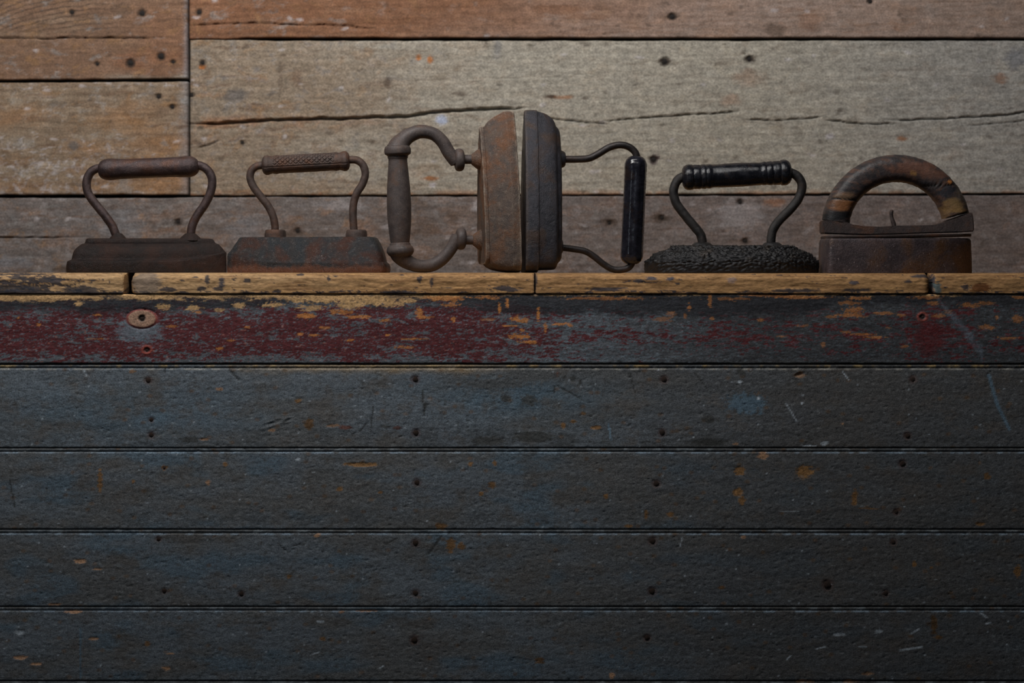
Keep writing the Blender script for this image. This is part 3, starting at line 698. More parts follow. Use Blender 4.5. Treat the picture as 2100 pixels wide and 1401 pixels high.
def apron_c(PX, PY):
    mid = fbm(PX / 110, PY / 26, 80, 4); fl = fbm(PX / 26, PY / 7, 81, 6, .72); fl2 = fbm(PX / 13, PY / 4.5, 82, 5, .75); big = fbm(PX / 420, PY / 60, 83, 3)
    c = np.broadcast_to(lin(56, 58, 62) * GB, PX.shape + (3,)).copy()
    c = mix(c, sstep(-.2, .4, fl2 + .3 * mid) * .7, BLUP)
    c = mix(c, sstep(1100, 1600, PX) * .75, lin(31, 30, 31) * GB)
    # dark red coat: wide on the left, sparse on the right
    dens = .34 + .0 * PX - .52 * sstep(950, 1250, PX) + .22 * sstep(1800, 1900, PX) * sstep(2080, 1900, PX)
    vert = .30 * np.exp(-((PY - 690) / 38) ** 2) - .30 * sstep(720, 745, PY) - .2 * sstep(640, 620, PY)
    c = mix(c, sstep(-.06, .10, fl + .55 * mid + dens + vert - .22) * .95, REDP)
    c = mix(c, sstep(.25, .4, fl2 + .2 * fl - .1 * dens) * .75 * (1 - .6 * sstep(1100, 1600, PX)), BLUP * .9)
    c = mix(c, sstep(.34, .6, -fl2 + .3 * fl) * .55, GRIME * .6)
    c = mix(c, sstep(.50, .66, fl2 - .6 * fl) * sstep(1250, 900, PX) * .6, lin(104, 52, 32) * GB)
    # black weathered band under the top edge
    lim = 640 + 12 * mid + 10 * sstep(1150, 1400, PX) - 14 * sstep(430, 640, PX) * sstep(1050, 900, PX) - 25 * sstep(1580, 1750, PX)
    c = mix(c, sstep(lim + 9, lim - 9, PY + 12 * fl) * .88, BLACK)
    # bare wood at the very edge
    lim2 = 612.5 + 5 * mid + 8 * sstep(560, 640, PX) * sstep(860, 760, PX) - 8 * sstep(880, 1100, PX) + 6 * sstep(220, 20, PX)
    c = mix(c, sstep(lim2 + 2, lim2 - 4, PY + 11 * fl + 6 * fl2) * .9 * (.35 + .65 * sstep(-.35, .15, mid + .5 * fl)), WOOD)
    for (x, y, rx, ry, s) in apron_patch:
        dd = np.hypot((PX - x) / rx / .9, (PY - y) / ry / .72) + .85 * fl2 + .45 * fl
        col = WOOD * .95 if (x < 850 and y < 640) else WOODO * .85
        c = mix(c, (1 - sstep(.70, 1.0, dd)) * s * (.9 - .25 * sstep(1150, 1500, x)), col)
    # bare knot with a nail hole, ringed by old red
    d = np.hypot((PX - 291) / 31, (PY - 654) / 19) + .06 * fl
    c = mix(c, (1 - sstep(.8, 1.3, np.hypot((PX - 285) / 42, (PY - 674) / 28) + .7 * fl + .4 * fl2)) * .75, BLUP * .95)
    c = mix(c, (1 - sstep(1.0, 1.12, d)) * .95, lin(80, 36, 32) * GB)
    c = mix(c, (1 - sstep(.86, .95, d)) * .95, lin(108, 86, 72) * GB)
    c = mix(c, (1 - sstep(.86, .95, d)) * sstep(.1, .6, fl2) * .45, lin(80, 60, 48) * GB)
    c = mix(c, (1 - sstep(6, 9, np.hypot(PX - 291, PY - 653))) * .85, GRIME * .8)
    for (x, y) in ((301, 718), (1892, 650)):
        dd = np.hypot(PX - x, (PY - y) * 1.15) + 2 * fl
        c = mix(c, np.exp(-((dd - 9) / 3) ** 2) * .9, lin(96, 44, 36) * GB)
        c = mix(c, (1 - sstep(4, 7, dd)) * .8, lin(40, 28, 26) * GB)
    c = mix(c, (1 - sstep(.7, 1.1, np.hypot((PX - 1905) / 26, (PY - 695) / 40) + .6 * fl)) * .7, REDP * .95)
    for a, b, w in (((1925, 615), (1955, 650), 3), ((1955, 650), (1990, 690), 6), ((1985, 690), (2008, 715), 7), ((2010, 715), (2015, 745), 3)):
        c = mix(c, (1 - sstep(w * .6, w * 1.6, seg_dist(PX, PY, a, b) + 5 * fl)) * .4, lin(62, 68, 76) * GB)
    c = mix(c, (1 - sstep(1, 6, 746 - PY + 3 * fl)) * .6, GRIME * .7)
    return np.clip(c * (1 + .12 * fl)[..., None], .003, .9)


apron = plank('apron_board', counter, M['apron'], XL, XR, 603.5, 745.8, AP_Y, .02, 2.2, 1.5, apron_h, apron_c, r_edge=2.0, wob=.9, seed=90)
apron['label'] = 'apron board with flaking dark red and blue-grey paint'
for (x, y, r) in ((291, 653, 5), (301, 718, 4.5), (1892, 650, 5)):
    nail(apron, x, y, AP_Y, r, .0014)


# ---- worktop planks: bullnosed front edge, top face running back
NY0 = -.0020        # foremost line of the nosing
def worktop_plank(x0, x1, ptop, depth0, depth1, seed, nose=True, vis=True, r_l=2.0, r_r=2.0):
    sx = 2.6 if vis else 14
    nx = int((x1 - x0) / sx) + 1
    px = np.linspace(x0, x1, nx)
    zt = WZ(ptop); zb = WZ(602.8); th = zt - zb
    prof = []       # (y, z, s) s = picture row equivalent for the wear pattern
    if nose:
        r1 = .0075
        prof.append((.03, zb)); prof.append((.006, zb))
        for k in range(7):
            a = math.pi / 2 * k / 6
            prof.append((NY0 + .0016 * (1 - math.sin(a)), zb + .0014 * (1 - math.cos(a))))
        for k in range(1, 14):
            prof.append((NY0, zb + .0014 + (th - .0014 - r1) * k / 13))
        for k in range(1, 13):
            a = math.pi / 2 * k / 12
            prof.append((NY0 + r1 * (1 - math.cos(a)) * 1.0, zt - r1 * (1 - math.sin(a))))
        nb = 14
        for k in range(1, nb + 1):
            prof.append((NY0 + r1 + (depth1 - NY0 - r1) * (k / nb) ** 1.6, zt))
        prof.append((depth1, zb))
    else:
        prof = [(depth0, zb), (depth0, zt - .001), (depth0 + .001, zt)] + [(depth0 + .001 + (depth1 - depth0 - .002) * k / 8, zt) for k in range(1, 9)] + [(depth1, zt - .001), (depth1, zb)]
    P = np.array(prof)
    ny = len(P)
    X = np.repeat(px[None, :], ny, 0); Y = np.repeat(P[:, :1], nx, 1); Z = np.repeat(P[:, 1:], nx, 1)
    S = EYE - (Z - ZE) / K                       # picture row
    A = np.concatenate([[0], np.cumsum(np.hypot(np.diff(P[:, 0]), np.diff(P[:, 1])))]) / K
    A = np.repeat(A[:, None], nx, 1)
    # end rounding
    for edge, r, sgn in ((x0, r_l, 1), (x1, r_r, -1)):
        e = np.clip(r - np.abs(X - edge), 0, r)
        dz = (r - np.sqrt(np.maximum(r * r - e * e, 0))) * K
        front = sstep(.03, .006, Y)
        Y = Y + dz * .9 * front
        Z = np.where(Z > (zt + zb) / 2, Z - dz * .95 * sstep((zt + zb) / 2, zt, Z) * front, Z + dz * .5 * front)
    rough = fbm(X / 70, A / 14, seed, 4)
    dent = fbm(X / 24, A / 9, seed + 1, 3)
    fr = sstep(.02, .004, Y) * (0.25 + .75 * sstep(zb, zb + .003, Z))
    Y = Y + fr * (.0006 * rough + .0004 * dent)
    Z = Z - sstep(zb + .014, zt, Z) * np.clip(.0004 * rough + .0004, 0, .001) * sstep(.02, .006, Y)
    fl = fbm(X / 26, A / 6, seed + 2, 6, .68); gr = fbm(X / 110, A / 3.0, seed + 3, 5, .65); mid = fbm(X / 160, A / 16, seed + 4, 3)
    TANN = lin(144, 116, 84) * 2.0; TAND = lin(122, 88, 53) * 1.9; STAIN = lin(36, 37, 44) * 1.9
    c = np.broadcast_to(TANN, X.shape + (3,)).copy()
    c = mix(c, sstep(300, 900, X + 200 * mid) * .65, TAND)
    c = mix(c, sstep(.05, .6, gr + .3 * mid) * .7, lin(88, 60, 36) * 1.9)
    c = mix(c, sstep(.2, .8, -gr + .4 * mid) * .35, lin(178, 140, 92) * 1.9)
    # remnants of dark paint: much on the left plank, along the lower edge elsewhere
    pd = -.52 + .60 * sstep(250, 60, X) + .40 * sstep(593, 601, S) + .18 * sstep(585, 599, S) * sstep(600, 300, X) + .12 * sstep(1850, 2000, X) * sstep(590, 600, S)
    pd = pd + .55 * np.exp(-((X - 310) / 28) ** 2 - ((S - 580) / 14) ** 2) * 0
    c = mix(c, sstep(.0, .10, fl + .4 * mid + pd) * .9, STAIN)
    gy = (1 - sstep(.8, 1.1, np.hypot((X - 300) / 34, (S - 580) / 24) + .5 * fl))
    c = mix(c, gy * .75 * (x0 > 200) * (x0 < 300), lin(100, 90, 82) * 1.9)
    for (x, y, rx, ry, col) in ((425, 573, 6, 9, STAIN), (455, 580, 8, 9, STAIN * 1.6), (507, 576, 8, 5, STAIN), (415, 592, 14, 5, STAIN), (445, 592, 14, 5, STAIN), (345, 593, 16, 6, STAIN),
                                (615, 563, 8, 3, STAIN), (674, 572, 4, 7, STAIN), (860, 573, 5, 8, STAIN), (885, 580, 4, 10, STAIN), (1040, 592, 30, 6, STAIN * 1.2), (820, 600, 40, 4, STAIN),
                                (1310, 577, 14, 4, STAIN * 1.6), (1335, 571, 12, 5, STAIN * 2), (1375, 572, 10, 4, STAIN * 2.4), (1240, 593, 40, 4, STAIN * 1.5), (1500, 574, 12, 6, lin(110, 92, 84) * 1.9),
                                (1630, 596, 50, 4, STAIN), (1760, 595, 30, 4, STAIN), (1862, 577, 7, 5, STAIN), (1980, 589, 10, 7, STAIN), (2010, 590, 24, 9, lin(80, 46, 22) * 1.9), (1750, 580, 10, 4, STAIN * 2),
                                (1895, 566, 26, 4, STAIN * 1.4), (1912, 578, 6, 26, STAIN * 1.5), (1922, 592, 8, 14, lin(70, 84, 86) * 1.9), (1098, 576, 4, 24, STAIN), (40, 570, 16, 4, STAIN), (100, 573, 20, 6, STAIN), (30, 592, 60, 8, STAIN), (170, 594, 40, 8, STAIN)):
        d = np.hypot((X - x) / rx, (S - y) / ry) + .7 * fl
        c = mix(c, (1 - sstep(.75, 1.05, d)) * .88 * sstep(.03, .006, Y), col)
    c = np.clip(c * (1 + .10 * fl)[..., None], .004, .9)
    WXX = (X - 1050) * K
    V = np.stack([WXX, Y, Z], -1)
    T = c
    # end caps: duplicate end columns collapsed to the middle
    F = [grid_faces(ny, nx)]
    V2 = V.reshape(-1, 3); T2 = T.reshape(-1, 3)
    faces = F[0][:, ::-1].tolist()
    n0 = len(V2)
    mid0 = np.array([[WXX[0, 0], (depth0 + depth1) / 2, (zt + zb) / 2], [WXX[0, -1], (depth0 + depth1) / 2, (zt + zb) / 2]])
    V2 = np.vstack([V2, mid0]); T2 = np.vstack([T2, np.array([[.05, .045, .04]] * 2)])
    for k in range(ny - 1):
        faces.append((n0, k * nx, (k + 1) * nx)); faces.append((n0 + 1, (k + 1) * nx + nx - 1, k * nx + nx - 1))
    me = bpy.data.meshes.new('worktop_plank')
    me.from_pydata([tuple(map(float, v)) for v in V2], [], [tuple(f) for f in faces]); me.update()
    me.polygons.foreach_set('use_smooth', np.ones(len(me.polygons), dtype=bool))
    me.set_sharp_from_angle(angle=math.radians(60))
    a = me.attributes.new('tint', 'FLOAT_COLOR', 'POINT')
    t = np.ones((len(V2), 4), np.float32); t[:, :3] = T2; a.data.foreach_set('color', t.ravel())
    me.materials.append(M['nosing'])
    o = bpy.data.objects.new('worktop_plank', me); COL.objects.link(o); o.parent = counter
    return o


PT = 559.6
worktop_plank(XL, 254, PT, NY0, .140, 301, r_r=4)
worktop_plank(268.5, 1095.6, PT, NY0, .140, 302, r_l=15)
worktop_plank(1098.2, 1906, PT + .9, NY0, .140, 303, r_r=13)
worktop_plank(1913, XR, PT + .9, NY0, .140, 304, r_l=9)
for (x0, x1, sd) in ((XL, 690, 311), (693, 1620, 312), (1623, XR, 313)):
    worktop_plank(x0, x1, PT + .6, .143, YW - .004, sd, nose=False, vis=False)

ZT = WZ(PT); ZT2 = WZ(PT + .9)

# =================================================================== IRON BUILDING BLOCKS
YI = .066                       # irons stand about this far back from the front
SI = K * (D + YI) / D           # metres per picture pixel at the irons


def chaikin(rows, it=2):
    A = np.array(rows, float)
    for _ in range(it):
        q = A[:-1] * .75 + A[1:] * .25; r = A[:-1] * .25 + A[1:] * .75
        A = np.vstack([A[:1], np.stack([q, r], 1).reshape(-1, A.shape[1])[0:], A[-1:]])
    return A


def catmull(pts, n=8):
    P = np.array(pts, float); out = []
    Q = np.vstack([2 * P[0] - P[1], P, 2 * P[-1] - P[-2]])
    for i in range(1, len(Q) - 2):
        for k in range(n):
            t = k / n
            a, b, c, d = Q[i - 1], Q[i], Q[i + 1], Q[i + 2]
            out.append(.5 * ((2 * b) + (-a + c) * t + (2 * a - 5 * b + 4 * c - d) * t ** 2 + (-a + 3 * b - 3 * c + d) * t ** 3))
    out.append(P[-1]); return np.array(out)


def half_outline(shape, n=56):
    """unit half outline from toe (u=1) round to heel (u=0): (u, w)"""
    if shape == 'boat2':          # pointed at both ends
        t = np.linspace(0, 1, n)
        u = .5 + .5 * np.cos(t * math.pi)
        w = (1 - np.abs(2 * u - 1) ** 3.4) ** .66
        return np.stack([u, w], 1)
    uh, nn, p, q = {'iron': (.13, 5.0, 1.85, .80), 'iron_round': (.22, 3.2, 1.9, .78), 'box': (.10, 7.0, 2.6, .62)}[shape]
    t = np.linspace(0, 1, int(n * .65))
    xi = 1 - t ** 1.5
    f = np.stack([uh + (1 - uh) * xi, np.maximum(1 - xi ** p, 0) ** q], 1)
    a = np.linspace(math.pi / 2, 0, n - len(f) + 1)[1:]
    h = np.stack([uh - uh * np.cos(a) ** (2 / nn), np.sin(a) ** (2 / nn)], 1)
    return np.vstack([f, h])


def loft(levels, shape, n=56, it=2, rise=0.0, cap_in=True):
    """levels: (h, toe, heel, halfwidth, rise weight) in px; returns verts in px (length, width, height) and faces"""
    Lv = chaikin(levels, it)
    ho = half_outline(shape, n)
    ring = np.vstack([ho, (ho * [1, -1])[-2:0:-1]])
    m = len(ring); V = []
    for (h, toe, heel, hw, rw) in Lv:
        x = heel + (toe - heel) * ring[:, 0]
        near = np.clip((ring[:, 0] - .62) / .38, 0, 1) ** 1.7
        V.append(np.stack([x, hw * ring[:, 1], h + rise * rw * near], 1))
    top = V[-1]; c = np.array([top[:, 0].mean(), 0, top[:, 2].mean()])
    for k in (.8, .55, .3, .08):
        V.append(np.stack([c[0] + (top[:, 0] - c[0]) * k, top[:, 1] * k, top[:, 2] * k + c[2] * (1 - k)], 1))
    nr = len(V)
    V = np.vstack(V)
    F = grid_faces(nr, m, wrap=True).tolist()
    F.append(list(range(m - 1, -1, -1)))
    F.append([(nr - 1) * m + i for i in range(m)])
    return V, [tuple(f) for f in F]


def displace(o, amp, scale, seed, keep_bottom=True):
    me = o.data; n = len(me.vertices)
    co = np.empty(n * 3, np.float32); me.vertices.foreach_get('co', co); co = co.reshape(-1, 3)
    no = np.empty(n * 3, np.float32); me.vertices.foreach_get('normal', no); no = no.reshape(-1, 3)
    d = fbm((co[:, 0] + 1.7 * co[:, 1]) * scale, (co[:, 2] + .6 * co[:, 1]) * scale, seed, 3)
    k = np.full(n, 1.0)
    if keep_bottom: k = sstep(co[:, 2].min() + .0003, co[:, 2].min() + .002, co[:, 2])
    co = co + no * (amp * d * k)[:, None]
    me.vertices.foreach_set('co', co.ravel()); me.update()


class Iron:
    """helper that maps picture pixels to the local frame of one iron"""
    def __init__(self, label, cx, base, zt, yaw=0.0, y=YI, name='flat_iron'):
        self.cx, self.base, self.c = cx, base, math.cos(yaw)
        self.root = empty(name, (WX(cx, y), y, zt), (0, 0, yaw))
        tag(self.root, label, 'iron', 'antique irons lined up on the counter')

    def P(self, px, py, y=0.0):
        return np.array([(px - self.cx) * SI / self.c, y, (self.base - py) * SI])

    def tube(self, name, pts, mat, n=18, res=8, parent=None, disp=.0, flat=1.0, cap=True):
        """pts: (px, py, r_px[, y_m])"""
        Q = np.array([list(self.P(p[0], p[1], p[3] if len(p) > 3 else 0.0)) + [p[2] * SI] for p in pts])
        C = catmull(Q, res)
        T = np.gradient(C[:, :3], axis=0); T /= np.linalg.norm(T, axis=1)[:, None]
        ref = np.array([0, 1.0, 0]); V = []
        for i, (c, t) in enumerate(zip(C, T)):
            b = ref - t * ref.dot(t); b /= np.linalg.norm(b); a = np.cross(t, b)
            for k in range(n):
                an = 2 * math.pi * k / n
                V.append(c[:3] + c[3] * (math.cos(an) * a + math.sin(an) * b * flat))
        nr = len(C)
        V = np.array(V)
        F = [tuple(f) for f in grid_faces(nr, n, wrap=True).tolist()]
        V = np.vstack([V, C[0, :3] - T[0] * C[0, 3] * .4, C[-1, :3] + T[-1] * C[-1, 3] * .4])
        e0, e1 = len(V) - 2, len(V) - 1
        for k in range(n):
            F.append((e0, (k + 1) % n, k)); F.append((e1, (nr - 1) * n + k, (nr - 1) * n + (k + 1) % n))
        o = mesh_obj(name, V, F, mat, parent or self.root, smooth=True, angle=60)
        if disp: displace(o, disp, 160, 5, keep_bottom=False)
        return o

    def lathe(self, name, p0, p1, prof, mat, n=44, parent=None, dfun=None, sub=1, yy=0.0, flat=1.0, angle=50, it=0):
        """surface of revolution about p0->p1; prof: (t 0..1, r_px)"""
        A = self.P(*p0, yy); B = self.P(*p1, yy)
        ax = B - A; Ln = np.linalg.norm(ax); ax = ax / Ln
        side = np.array([0, 1.0, 0]); up = np.cross(ax, side)
        pr = np.array(prof, float)
        if it: pr = chaikin(pr, it)
        if sub < 0:
            tt = np.linspace(0, 1, -sub); pr = np.stack([tt, np.interp(tt, pr[:, 0], pr[:, 1])], 1)
        if sub > 1:
            q = []
            for i in range(len(pr) - 1):
                for k in range(sub): q.append(pr[i] + (pr[i + 1] - pr[i]) * k / sub)
            q.append(pr[-1]); pr = np.array(q)
        an = 2 * math.pi * np.arange(n) / n
        Tt = np.repeat(pr[:, :1], n, 1); R = np.repeat(pr[:, 1:], n, 1) * SI; AN = np.repeat(an[None, :], len(pr), 0)
        if dfun is not None: R = R + dfun(Tt * Ln / SI, AN, R / SI) * SI
        V = A + ax * (Tt * Ln)[..., None] + up * (R * np.cos(AN))[..., None] + side * (R * np.sin(AN) * flat)[..., None]
        nr = len(pr); V = V.reshape(-1, 3)
        F = [tuple(f) for f in grid_faces(nr, n, wrap=True).tolist()]
        V = np.vstack([V, A + ax * pr[0, 0] * Ln, A + ax * pr[-1, 0] * Ln]); e0, e1 = len(V) - 2, len(V) - 1
        for k in range(n):
            F.append((e0, (k + 1) % n, k)); F.append((e1, (nr - 1) * n + k, (nr - 1) * n + (k + 1) % n))
        return mesh_obj(name, V, F, mat, parent or self.root, smooth=True, angle=angle)

    def body(self, name, levels, shape, mat, toe_dir=1, n=56, it=2, rise=0.0, disp=.00025, dscale=140, sharp=32, upright=None):
        """levels (height px, toe px-x, heel px-x, halfwidth px, rise weight); upright=(dx per px height): length axis vertical"""
        V, F = loft(levels, shape, n, it, rise)
        if upright is None:
            W = np.stack([(V[:, 0] - self.cx) * SI, V[:, 1] * SI, V[:, 2] * SI], 1)
            flip = toe_dir < 0
        else:
            sgn, lean, x_base = upright     # sgn: direction from sole to top along x
            W = np.stack([((x_base - self.cx) + sgn * V[:, 2] + lean * V[:, 0]) * SI / self.c, V[:, 1] * SI, V[:, 0] * SI], 1)
            flip = sgn > 0
        o = mesh_obj(name, W, F, mat, self.root, smooth=True, angle=sharp)
        import bmesh
        bm = bmesh.new(); bm.from_mesh(o.data); bmesh.ops.recalc_face_normals(bm, faces=bm.faces)
        bm.to_mesh(o.data); bm.free()
        if disp: displace(o, disp, dscale, 9, keep_bottom=True)
        return o


def z1(X, Y):  # zoom coordinates of each iron's crop -> picture px
    return (130 + X / 4.831, 290 + Y / 4.831)
def z2(X, Y): return (450 + X / 4.670, 280 + Y / 4.670)
def z3(X, Y): return (770 + X / 3.688, 200 + Y / 3.688)
def z4(X, Y): return (1040 + X / 3.688, 200 + Y / 3.688)
def z5(X, Y): return (1310 + X / 5.003, 300 + Y / 5.003)
def z6(X, Y): return (1660 + X / 4.831, 290 + Y / 4.831)
def path(z, pts, r, s): return [(*z(p[0], p[1]), (p[2] if len(p) > 2 else r) / s) for p in pts]


# =================================================================== IRON 1 : dark brown, smooth bulged grip
mA = iron_mat('dark_brown_rusted_iron', (32, 24, 23), (44, 31, 28), (54, 34, 27), rust_amt=.4, metal=.35, rough=.55, bump=.85, scale=95, dust=(84, 66, 58), dust_amt=.3)
mA2 = iron_mat('plum_brown_iron_grip', (60, 49, 50), (76, 61, 60), (84, 58, 48), rust_amt=.35, metal=.5, rough=.44, bump=.5, scale=110, dust=(120, 106, 104), dust_amt=.3, glints=.4)
I = Iron('dark brown flat iron with a smooth bulged grip, leftmost of the row', 305, 559, ZT)
lv = []
for (Y, xl, xr, hw, rw) in ((1300, 78, 1612, 84, 0), (1298, 73, 1618, 86.5, 0), (1240, 71, 1617, 87.5, .2), (1200, 78, 1616, 87, 1.0), (1186, 84, 1615, 86, 1.0), (1176, 108, 1611, 80, 1.0), (1172, 118, 1609, 77, .95), (1160, 121, 1607, 75.5, .8),
                            (1120, 128, 1604, 74.5, .35), (1085, 140, 1592, 72, .1), (1055, 162, 1574, 66, 0), (1030, 192, 1550, 58, 0), (1020, 204, 1543, 55, 0), (1012, 228, 1518, 50, 0), (1006, 236, 1508, 51, 0), (980, 243, 1492, 50, 0), (968, 250, 1478, 48.5, 0), (964, 262, 1466, 46, 0), (962, 320, 1430, 40, 0)):
    x0, y0 = z1(xl, Y); x1, _ = z1(xr, Y)
    lv.append((559.3 - y0, x1, x0, hw, rw))
I.body('body', lv, 'iron', mA, rise=17, it=1)
lb = I.tube('handle_rod', path(z1, [(370, 268), (330, 268), (275, 300), (240, 360), (230, 430), (250, 520), (320, 620), (410, 730), (480, 830), (518, 920), (528, 970)], 43, 4.831), mA2, disp=.0002)
rb = I.tube('handle_rod', path(z1, [(1300, 232), (1345, 236), (1405, 262), (1455, 320), (1475, 400), (1455, 510), (1395, 630), (1320, 740), (1278, 830), (1262, 920), (1260, 970)], 43, 4.831), mA2, disp=.0002)
I.lathe('grip', z1(345, 279), z1(1342, 244), [(0, 6), (.004, 11), (.02, 16), (.05, 20), (.09, 22), (.13, 22.3), (.18, 21.2), (.24, 20.4), (.5, 20.3), (.76, 20.3), (.82, 21.0), (.88, 21.8), (.92, 21.6), (.955, 19), (.985, 14.5), (1, 9)], mA2, it=2,
        dfun=lambda t, a, r: .5 * fbm(t / 30, a * 2, 3, 3))
for (X, w) in ((540, 92), (1258, 115)):
    c = z1(X, 966); I.lathe('boss', (c[0], c[1] + 3), (c[0], c[1] - 12), [(0, w / 4.831), (.3, w / 4.831 * .92), (.65, w / 4.831 * .68), (.9, w / 4.831 * .5), (1, w / 4.831 * .4)], mA, n=28, it=1)

# =================================================================== IRON 2 : grey with rust, diamond patterned grip
mB = iron_mat('grey_iron_with_rust', (44, 48, 52), (56, 52, 52), (74, 46, 36), rust_amt=.42, metal=.45, rough=.48, bump=.9, scale=85, dust=(112, 106, 104), dust_amt=.45, foot=(116, 76, 58), foot_h=.0095, glints=.5)
mB2 = iron_mat('rust_brown_iron_handle', (66, 54, 50), (82, 66, 60), (90, 62, 48), rust_amt=.4, metal=.3, rough=.58, bump=.45, scale=120, dust=(116, 104, 100), dust_amt=.3)
I = Iron('grey flat iron with rusty sole edge and diamond-patterned grip', 632, 556.5, ZT)
lv = []
for (Y, xl, xr, hw, rw) in ((1292, 80, 1618, 84, 0), (1289, 73, 1627, 86, 0), (1245, 72, 1630, 87, 0), (1215, 74, 1622, 87, .4), (1196, 76, 1603, 86.5, 1), (1190, 79, 1594, 85, 1), (1150, 84, 1588, 81, .7), (1090, 108, 1570, 75, 0.1),
                            (1025, 146, 1545, 67, 0), (968, 186, 1512, 60, 0), (953, 198, 1498, 58, 0), (951, 230, 1470, 52, 0)):
    x0, y0 = z2(xl, Y); x1, _ = z2(xr, Y)
    lv.append((556.8 - y0, x0, x1, hw, rw))
I.body('body', lv, 'iron', mB, toe_dir=-1, rise=14, it=1)
I.tube('handle_rod', path(z2, [(450, 262), (400, 262), (350, 275), (305, 318), (294, 385), (325, 465), (395, 560), (465, 650), (510, 740), (530, 830), (534, 910)], 37, 4.67), mB2, disp=.00018)
I.tube('handle_rod', path(z2, [(1200, 212), (1260, 209), (1320, 215), (1375, 260), (1397, 345), (1370, 440), (1315, 530), (1285, 630), (1279, 740), (1288, 880), (1290, 910)], 37, 4.67), mB2, disp=.00018)


def diamond(t, a, r):
    # raised diamonds on the upper side between the two pairs of beads, a casting seam at the side
    L0, L1 = 22, 150
    m = sstep(L0, L0 + 4, t) * sstep(L1, L1 - 4, t)
    s = np.mod(a + math.pi, 2 * math.pi) - math.pi           # 0 = up, -pi/2.. = towards the camera
    m = m * sstep(1.75, 1.45, np.abs(s))
    p = t / 5.4; q = s * 19.0 / 5.4
    u = np.abs(np.mod(p + q, 2) - 1); v = np.abs(np.mod(p - q, 2) - 1)
    dia = np.minimum(sstep(.02, .4, np.minimum(u, 1 - 0 * u)), sstep(.02, .4, v))
    seam = -.9 * np.exp(-((np.abs(s) - 1.85) / .05) ** 2)
    return m * (2.2 * dia - 1.7) + seam + .3 * fbm(t / 14, a * 2, 4, 3)


dp = [(0, 12), (.012, 16.5), (.035, 19.8), (.065, 20.3), (.095, 18.6), (.115, 17.6), (.135, 18.6), (.16, 19.3), (.185, 18.6), (.2, 18.3), (.5, 18.6), (.8, 18.3), (.815, 18.6), (.84, 19.4), (.865, 18.6), (.885, 17.8), (.905, 18.8), (.935, 20.6), (.965, 20.2), (.988, 16.5), (1, 11)]
I.lathe('grip', z2(410, 263), z2(1247, 219), dp, mB2, n=160, sub=-240, dfun=diamond, angle=None)
for (a, b) in ((430, 640), (1208, 1416)):
    c = z2((a + b) / 2, 950); w = (b - a) / 2 / 4.67
    o = I.lathe('collar', (c[0], c[1] + 2), (c[0], c[1] - 15.5), [(0, w), (.15, w), (.55, w * .97), (.9, w * .9), (1, w * .78)], mB2, n=26, it=1, dfun=lambda t, an, r: 1.0 * fbm(an * 2.0, t / 6, 8, 3))

# =================================================================== IRON 3 : brown, upright on its heel, turned handle on arched arms
mC = iron_mat('brown_dusty_iron', (72, 61, 56), (92, 77, 68), (104, 70, 48), rust_amt=.5, metal=.2, rough=.66, bump=.8, scale=80, dust=(138, 122, 110), dust_amt=.45, edge=(150, 136, 122), edge_amt=.85)
mC2 = iron_mat('grey_brown_iron_handle', (72, 64, 63), (84, 74, 71), (88, 69, 60), rust_amt=.3, metal=.25, rough=.62, bump=.18, scale=110, dust=(128, 118, 112), dust_amt=.2, glints=.4)
YAW3 = math.radians(8)
I = Iron('brown flat iron standing on its heel, sole to sole, with arched arms and turned grip', 1059, 558, ZT, yaw=YAW3)
lean = -5.6 / 332
lv = [(0, 329, 2, 84, 0), (1.5, 332, 0, 87, 0), (17, 333, 0, 88, .4), (19.5, 331, 1, 86.5, .4), (26, 327, 1, 84, .2), (45, 318, 5, 75, 0), (56, 308, 10, 70, 0), (61, 299, 15, 66, 0), (62, 298, 17, 64.5, 0), (63.5, 300, 17, 66, 0), (69, 300, 17, 66, 0), (71, 298, 18, 64, 0), (71.5, 285, 30, 55, 0)]
I.body('body', lv, 'iron', mC, n=64, it=1, rise=6, disp=.0005, dscale=110, sharp=28, upright=(-1, lean, 1059))
xt = 1059 - 71   # mid-plane of the top plate
for py in (326, 491):
    ly = lean * (558 - py)
    x0 = xt + ly
    I.lathe('boss', (x0 + 6, py), (x0 - 18, py), [(0, 23), (.25, 22.5), (.5, 19.5), (.75, 14.5), (.92, 11.5), (1, 9)], mC, n=30, it=1)
    I.lathe('post', (x0 - 10, py), (953 if py < 400 else 955, py), [(0, 9.5), (1, 9.5)], mC2, n=22)
I.tube('handle_arm', [(*z3(p[0], p[1]), p[2] / 3.688) for p in [(612, 492, 46), (596, 466, 50), (556, 412, 50), (508, 332, 49), (440, 275, 49), (345, 258, 52), (268, 284, 56), (222, 318, 62), (190, 356, 76), (176, 392, 88)]], mC2, n=26)
I.tube('handle_arm', [(*z3(p[0], p[1]), p[2] / 3.688) for p in [(192, 1160, 88), (200, 1188, 76), (226, 1222, 62), (270, 1250, 53), (340, 1270, 49), (430, 1262, 49), (508, 1215, 48), (572, 1140, 46), (612, 1066, 47), (622, 1040, 44)]], mC2, n=26)
g = I.lathe('grip', z3(172, 365), z3(194, 1198), [(0, 22), (.01, 25.5), (.03, 27.2), (.055, 27.4), (.075, 26.5), (.085, 23), (.095, 20.4), (.104, 20.8), (.114, 20.2), (.12, 19.3), (.16, 19.6), (.25, 21.3), (.38, 23.6), (.52, 24.9), (.62, 24.7), (.72, 23.4), (.82, 21.0), (.875, 19.3), (.882, 20.8), (.892, 21.2), (.9, 22.2), (.915, 25.8), (.935, 27.8), (.96, 27.8), (.985, 24.5), (1, 20)], mC2, n=48, sub=2)
